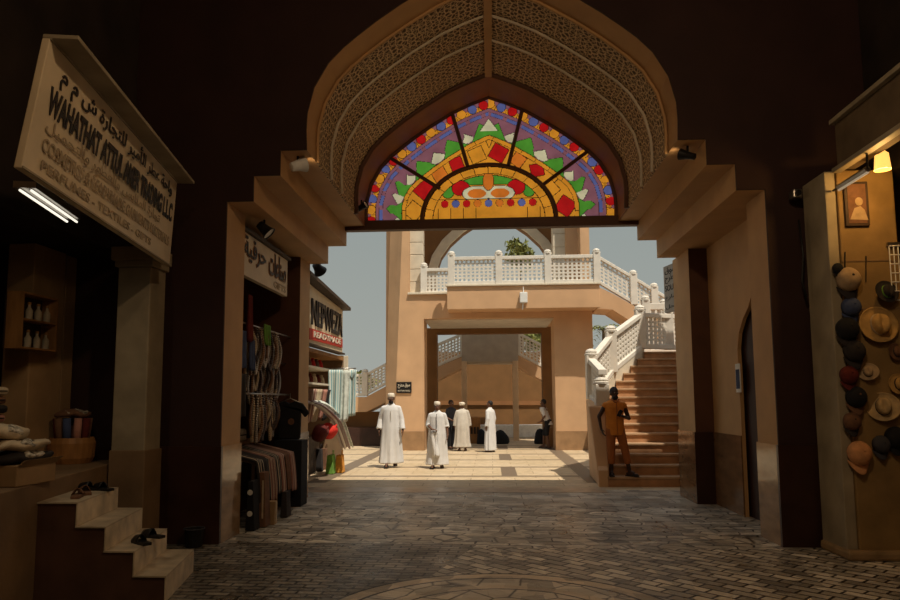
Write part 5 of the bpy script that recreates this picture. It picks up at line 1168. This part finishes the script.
# ------------------------------------------------------------------ left shop goods
q0, q1 = P(15, 291, X=XW+.1), P(48, 352, X=XW+.1)
sh = thing('bottle_shelf', 'small two tier wall shelf with bottles on the tan shop post', 'shelf', (XW+.1, (q0.y+q1.y)/2, q1.z))
SX = XW+.302
ya_, yb_ = q0.y, q1.y
MB().box(SX-.30, SX-.28, ya_, yb_, q1.z, q0.z).build('back', 'dark_wood', sh)
for y in (ya_, yb_-.02): MB().box(SX-.28, SX-.11, y, y+.02, q1.z, q0.z).build('side', 'wood', sh)
for z in (q1.z, (q0.z+q1.z)/2, q0.z-.02): MB().box(SX-.28, SX-.11, ya_+.02, yb_-.02, z, z+.018).build('board', 'wood', sh)
bt_ = MB().lathe([(.030, 0), (.034, .01), (.034, .10), (.014, .135), (.013, .165), (.018, .17), (.018, .185), (.005, .186)], (0, 0, 0), 12)
bo = None
for r_i, zz in enumerate((q1.z+.0185, (q0.z+q1.z)/2+.0185)):
    for k in range(4):
        y = ya_+.07+(yb_-ya_-.14)*k/3
        if bo is None:
            bo = thing('bottle', '', 'bottle', (SX-.19, y, zz), 'bottles on the small shop shelf'); mb0 = MB().lathe([(.030, 0), (.034, .01), (.034, .10), (.014, .135), (.013, .165), (.005, .166)], (SX-.19, y, zz), 12); mb0.build('glass', 'cloth_cream', bo, smooth=True); MB().lathe([(.018, .16), (.018, .185), (.005, .186)], (SX-.19, y, zz), 12).build('cap', 'wood', bo); c_ = bo
        else: c_ = copy_tree(bo, None, None, (SX-.19, y, zz))
        c_['label'] = 'small pale bottle, %s on the %s tier of the wall shelf' % (('first from the left', 'second from the left', 'third from the left', 'last on the right')[k], ('lower', 'upper')[r_i])
        c_['category'] = 'bottle'
cb = thing('cardboard_box', 'open cardboard box full of packed clothes on the edge of the left shop floor', 'box', (-3.9, 5.3, PZF))
bq = P(40, 484, Z=PZF); BX1, BY0 = bq.x-.03, bq.y-.25; BX0, BY1 = BX1-.36, BY0+.5
MB().box(BX0, BX1, BY0, BY1, PZF+.001, PZF+.17).build('carton', 'card', cb, bevel=.008)
for k, x in enumerate((BX0, BX1)): MB().hexa([(x-.004, BY0, PZF+.16), (x+.004, BY0, PZF+.16), (x+.004, BY1, PZF+.16), (x-.004, BY1, PZF+.16)], [(x-.004+(-.07, .06)[k], BY0, PZF+.21), (x+.004+(-.07, .06)[k], BY0, PZF+.21), (x+.004+(-.07, .06)[k], BY1, PZF+.21), (x-.004+(-.07, .06)[k], BY1, PZF+.21)]).build('flap', 'card', cb)
def pack(label, c, sx_, sy_, sz, m, seed, cat='packed clothes', grp=None):
    r = random.Random(seed); t = thing('packed_clothes', label, cat, c, grp); mb = MB(); mb.ball((c[0], c[1], c[2]+sz/2), sx_, sy_, sz/2, 18, 12)
    ph = [r.uniform(0, 6) for _ in range(3)]
    mb.v = [(c[0]+math.copysign(abs((x-c[0])/sx_)**.55, x-c[0])*sx_*(1+.05*math.sin(30*z+ph[0])), c[1]+math.copysign(abs((y-c[1])/sy_)**.55, y-c[1])*sy_+.012*math.sin(26*x+ph[1]), z+.012*math.sin(22*x+17*y+ph[2])) for x, y, z in mb.v]
    mb.build('cloth', m, t, smooth=True)
    mb = MB(); mb.ball((c[0]+sx_*.2, c[1]-sy_*.1, c[2]+sz*.62), sx_*.82, sy_*.80, sz*.42, 16, 8); mb.v = [(x+.012*math.sin(40*y), y+.01*math.sin(37*x), z+.012*math.sin(45*x+31*y)) for x, y, z in mb.v]
    tag(mb.build('plastic_wrap', M['wrap'], t, smooth=True), 'shiny clear plastic wrap'); return t
M['wrap'] = mat('clear_wrap', (.50, .45, .36), .10, .85, 22, .9, 22, .9)
pack('dark packed clothes lying on the open cardboard box', (BX1-.15, BY0+.25, PZF+.172), .17, .28, .10, 'cloth_char', 1)
pack('pale plastic wrapped clothes on top of the dark pack, nearest the lane', (BX1-.16, BY0+.22, PZF+.272), .165, .27, .09, 'cloth_cream', 2)
pack('topmost crumpled pack of clothes at the left edge of the shop', (BX1-.24, BY0+.12, PZF+.362), .16, .22, .12, 'cloth_cream', 3)
pack('dark wrapped clothes at the far left behind the cardboard box', (BX1-.62, BY0+.35, PZF+.001), .17, .26, .30, 'cloth_char', 4)
for k in range(6):
    m = ('cloth_brown', 'cloth_cream', 'cloth_pink', 'cloth_char', 'cloth_brown', 'cloth_cream')[k]; n = ('lowest brown', 'cream', 'pinkish', 'charcoal', 'upper brown', 'topmost cream')[k]
    t = thing('folded_cloth', '%s folded cloth in the stack inside the left shop' % n, 'folded cloth', (-4.7, 6.1, PZF)); z = PZF+.312+k*.085
    MB().box(-5.05, -4.62+.02*(k % 2), 6.0, 6.45, z, z+.078).build('bundle', m, t, bevel=.03); MB().box(-4.63+.02*(k % 2), -4.615+.02*(k % 2), 6.04, 6.41, z+.034, z+.044).build('fold', 'black_cloth', t)
tag(MB().box(-5.1, -4.60, 5.95, 6.5, PZF+.001, PZF+.31).build('display_block', 'dark_wood', bevel=.01), 'dark wooden block under the stack of folded cloth', 'block')
dr = thing('woven_drum', 'round basket of rolled textiles at the foot of the shop post', 'basket', (-4.5, 7.2, PZF))
qd = P(71, 463, Z=PZF); cx_, cy_ = qd.x, qd.y
MB().lathe([(.20, .001), (.23, .06), (.24, .22), (.22, .28), (.20, .27), (.18, .2), (.01, .19)], (cx_, cy_, PZF), 22).build('basket', 'wood', dr)
for k in range(9):
    a = 2*PI*k/9; mm = ('cloth_maroon', 'cloth_brown', 'cloth_blue', 'cloth_pink', 'cloth_char')[k % 5]; q = V((cx_+.13*math.cos(a), cy_+.13*math.sin(a), PZF+.192))
    t = tag(MB().tube([q, q+V((.03*math.cos(a), .03*math.sin(a), .30))], [.042, .040], 10).build('rolled_textile', mm, smooth=True), '%s rolled textile standing in the round basket' % (('maroon', 'brown', 'dark blue', 'pink', 'charcoal')[k % 5]), 'rolled textile', '%s rolls in the basket' % (('maroon', 'brown', 'dark blue', 'pink', 'charcoal')[k % 5]))
pack('loose pale cloth lying on top of the rolled textiles', (cx_, cy_, PZF+.495), .16, .17, .09, 'cloth_brown', 9)
# footwear on the steps
def shoe(label, c, rz, m, grp=None):
    t = thing('sandal', label, 'sandal', c, grp); t.rotation_euler = (0, 0, 0)
    mb = MB(); mb.prism([(-.035, -.12), (.035, -.12), (.045, .04), (.040, .12), (0, .14), (-.040, .12), (-.045, .04)], 'z', 0, .025)
    R = Matrix.Translation(c) @ Matrix.Rotation(rz, 4, 'Z'); mb.xf(R).build('sole', m, t, bevel=.004)
    MB().sheet(lambda u, v: (-.046+.092*u, .0+.10*v, .02+.06*math.sin(PI*u)*(1-.3*v)), 8, 4).xf(R).build('upper', m, t, solid=.008, smooth=True, fix=False)
tz = [.195*(i+1)+.012 for i in range(4)]
for lab, x, y, z, a, m in (('brown sandal on the top shop step, left of the pair', -3.62, 6.00, tz[3], .4, 'cloth_brown'), ('brown sandal on the top shop step, right of the pair', -3.68, 6.22, tz[3], .7, 'cloth_brown'), ('black shoe at the back of the top shop step', -3.80, 6.50, tz[3], 1.4, 'black'), ('black shoe beside the wall on the top shop step', -3.66, 6.48, tz[3], 1.1, 'black'),
                           ('black sandal on the second shop step, nearer one', -3.03, 6.00, tz[1], .9, 'black'), ('black sandal on the second shop step, farther one', -3.07, 6.28, tz[1], 1.2, 'black')):
    shoe(lab, V((x, y, z)), a, m)
bkt = thing('dark_bin', 'small dark ribbed bin at the foot of the left gateway pier', 'bin', (-3.36, 7.86, 0))
MB().lathe([(.09, 0), (.105, .2), (.11, .2), (.098, .19), (.085, .02), (.01, .02)], (-3.36, 7.86, 0), 18).build('body', 'black', bkt)
MB().tube([(-3.36+.112*math.cos(a), 7.86+.112*math.sin(a), .2) for a in [2*PI*i/18 for i in range(19)]], .008, 6).build('rim', 'navy', bkt)

# ------------------------------------------------------------------ hats and fittings on the right
YP = 7.40
def hat(label, u, v, r, m, brim=1.0, tilt=(0, 0), crown=.11, band='cloth_char', cat='hat', dist=.02):
    q = P(u, v, Y=YP-dist); t = thing('brimmed_hat', label, cat, q); k = r/.2
    R = Matrix.Translation(q) @ Matrix.Rotation(PI/2+tilt[0], 4, 'X') @ Matrix.Rotation(tilt[1], 4, 'Y') @ Matrix.Scale(k, 4)
    MB().lathe([(.088, .012), (.14, .004), (.185, .006), (.20, .020), (.20, .026), (.185, .014), (.14, .012), (.088, .02)], (0, 0, 0), 30, sx=1.0, sy=.92*brim).xf(R).build('brim', m, t, smooth=True)
    mb = MB(); mb.lathe([(.100, .010), (.098, .05), (.090, .09), (.072, crown), (.04, crown+.004), (.008, crown-.008)], (0, 0, 0), 28, sx=.88, sy=1.08)
    mb.v = [(x, y, z-(.030*math.exp(-(x/.028)**2) if z > crown*.75 else 0)) for x, y, z in mb.v]; mb.xf(R).build('crown', m, t, smooth=True)
    MB().lathe([(.1005, .012), (.1025, .014), (.1005, .042), (.099, .044)], (0, 0, 0), 28, sx=.88, sy=1.08).xf(R).build('band', band, t, smooth=True); return t
def capx(label, u, v, r, m, bill=True, rot=0, m2=None, dist=.01):
    q = P(u, v, Y=YP-dist); t = thing('cap', label, 'cap', q); k = r/.087
    R = Matrix.Translation(q) @ Matrix.Rotation(rot, 4, 'Y') @ Matrix.Rotation(1.25, 4, 'X') @ Matrix.Scale(k, 4)
    MB().lathe([(.096, .0), (.098, .03), (.090, .065), (.065, .095), (.03, .108), (.006, .110)], (0, 0, 0), 22, sx=.92, sy=1.02).xf(R).build('dome', m, t, smooth=True)
    MB().ball((0, 0, .112), .010, .010, .006, 8, 5).xf(R).build('button', m2 or m, t)
    if bill: MB().sheet(lambda a, b_: ((-.085+.17*a)*(1-.25*b_*b_), -.085*math.sqrt(max(.02, 1-(2*a-1)**2*.8))-.085*b_*(1-.35*(2*a-1)**2), .004-.025*(2*a-1)**2), 12, 5).xf(R).build('bill', m2 or m, t, smooth=True, solid=.006, fix=False)
    return t
hat('large wide brimmed straw hat lit on the display pillar', 877.5, 325, .205, 'straw', band='cloth_cream', tilt=(-.15, .1))
hat('straw fedora with a dark band low on the display pillar', 883, 407, .16, 'felt', tilt=(-.2, -.3), crown=.12)
hat('small straw hat with dark band at the right edge below the wide hat', 898, 384, .115, 'straw', tilt=(-.1, .2))
hat('black brimmed hat hung near the top right of the display pillar', 886, 292, .13, 'cloth_char', band='cloth_green', tilt=(-.25, .2), dist=.06)
hat('dark brown hat at the right edge above the fedora', 896, 352, .10, 'cloth_brown', tilt=(-.2, .3))
hat('dim brown hat between the dark caps and the fedora', 868, 372, .10, 'mesh_beige', tilt=(-.3, -.4))
capx('beige mesh cap with dark peak at the top of the cap column', 847, 281, .112, 'mesh_beige', m2='cloth_char')
capx('small black cap hanging above the beige mesh cap', 837, 269, .05, 'black_cloth')
capx('navy cap below the beige mesh cap', 850, 308, .09, 'cloth_blue')
capx('black cap with pale stitching in the middle of the cap column', 846, 330, .105, 'black_cloth', m2='cloth_char')
capx('charcoal cap under the black stitched cap', 853, 352, .10, 'cloth_char')
capx('maroon cap in the cap column left of the dim hat', 848, 376, .085, 'cloth_maroon')
capx('black cap below the maroon one', 855, 398, .095, 'black_cloth', m2='cloth_brown')
capx('brown cap just above the peach cap', 851, 422, .08, 'cloth_brown', m2='cloth_char')
capx('peach coloured cap hanging lowest on the display pillar', 858, 454, .108, 'peach')
capx('dark cap at the right edge below the fedora', 894, 438, .095, 'black_cloth')
capx('dark green cap at the far right low on the pillar', 880, 445, .08, 'navy')
for u, v0, v1, lab in ((845, 252, 270, 'cord above the beige cap'), (866, 256, 282, 'cord hanging beside the joint of the pillar')):
    a, c = P(u, v0, Y=YP-.008), P(u, v1, Y=YP-.008); MB().tube([a, c], .006, 6).build('cord', 'black', hp)
a, c = P(843, 182, Y=YP-.02), P(870, 226, Y=YP-.02)
po = thing('framed_picture', 'dark framed picture of a pale robed figure high on the display pillar', 'picture', ((a.x+c.x)/2, YP-.02, c.z))
MB().box(a.x, c.x, YP-.03, YP-.001, c.z, a.z).build('frame', 'dark_wood', po, bevel=.008); MB().box(a.x+.03, c.x-.03, YP-.034, YP-.03, c.z+.03, a.z-.03).build('print', 'cloth_brown', po)
mx_ = (a.x+c.x)/2+.02; mz = c.z+.10
MB().ball((mx_, YP-.034, mz+.16), .04, .003, .045).build('pale_figure_head', 'mesh_beige', po); MB().prism([(mx_-.10, mz-.03), (mx_+.08, mz-.04), (mx_+.05, mz+.07), (mx_+.01, mz+.11), (mx_-.05, mz+.09)], 'y', YP-.038, YP-.034).build('pale_figure_robe', 'mesh_beige', po)
# wire rack, tube and bulb
wg = thing('wire_rack', 'white wire grid rack at the right edge beside the display pillar', 'rack', (4.3, 7.3, 2.3))
mb = MB()
a, c = P(889, 246, Y=7.36), P(915, 300, Y=7.36)
for i in range(6): x = a.x+(c.x-a.x)*i/5; mb.tube([(x, 7.36, c.z), (x, 7.36, a.z)], .006, 6)
for i in range(7): z = c.z+(a.z-c.z)*i/6; mb.tube([(a.x, 7.352, z), (c.x, 7.352, z)], .006, 6)
mb.build('grid', 'white_paint', wg); MB().box(a.x-.01, c.x+.01, 7.365, 7.40, a.z, a.z+.04).build('hook_bar', 'steel', wg)
tl = thing('fluorescent_fitting', 'slim fluorescent tube fitting angled above the framed picture', 'light', (3.8, 7.0, 3.95))
a, c = P(839, 190, Y=7.28), P(868, 172, Y=6.75)
MB().tube([a+V((0, 0, .03)), c+V((0, 0, .03))], .03, 8).build('housing', 'steel', tl); MB().tube([a+V((0, .0, .03)), a+V((0, .125, .03))], .012, 6).build('bracket', 'black', tl); MB().tube([c+V((0, 0, .03)), V((c.x, c.y, 4.0))], .012, 6).build('bracket', 'black', tl); tag(MB().tube([a, c], .014, 8).build('tube', mat('dim_tube', (.6, .55, .45), .4, 0, emit=(1, .8, .55, .25)), tl), 'pale tube')
lm = thing('hanging_lamp', 'small glowing amber lamp shade hanging under the fascia board', 'lamp', (4.05, 6.9, 3.95))
q = P(882, 160, Y=6.9)
MB().lathe([(.075, -.10), (.06, .06), (.03, .085), (.03, .09), (.055, .055), (.07, -.10)], q, 18).build('shade', 'bulb', lm); MB().tube([q+V((0, 0, .08)), q+V((0, 0, .22))], .01, 6).build('flex', 'black', lm)
l = bpy.data.lights.new('lamp_bulb', 'POINT'); l.energy = 17; l.color = (1, .55, .16); l.shadow_soft_size = .05; o = bpy.data.objects.new('lamp_bulb', l); COL.objects.link(o); o.parent = lm; o.location = q+V((0, -.02, -.16))-lm.location
cbm = MB(); cbm.tube([(3.45, 7.9, 3.6), (3.46, 7.86, 3.2), (3.44, 7.88, 2.9), (3.47, 7.86, 2.72)], .012, 6)
tag(cbm.build('power_cable', 'black', smooth=True), 'black power cable hanging between the gateway pier and the display pillar', 'cable')
# added fill lanterns, out of view, that brighten the lane, steps and sign
for k, (x, y, z, e_) in enumerate(((.9, 2.6, 6.0, 190), (.4, -1.5, 6.3, 80))):
    t = thing('fill_lantern', ('added fill lantern overhead, out of view', 'added fill lantern behind the viewer, out of view')[k], 'lantern', (x, y, z))
    MB().lathe([(.05, .12), (.16, .05), (.15, -.16), (.07, -.22), (.01, -.23)], (x, y, z+.2), 8).build('body', 'bulb', t); MB().tube([(x, y, z+.3), (x, y, 6.96)], .012, 6).build('chain', 'black', t)
    l = bpy.data.lights.new('fill_bulb', 'POINT'); l.energy = e_; l.color = (1, .70, .42); l.shadow_soft_size = .12; o = bpy.data.objects.new('fill_bulb', l); COL.objects.link(o); o.parent = t; o.location = (0, 0, -.25)
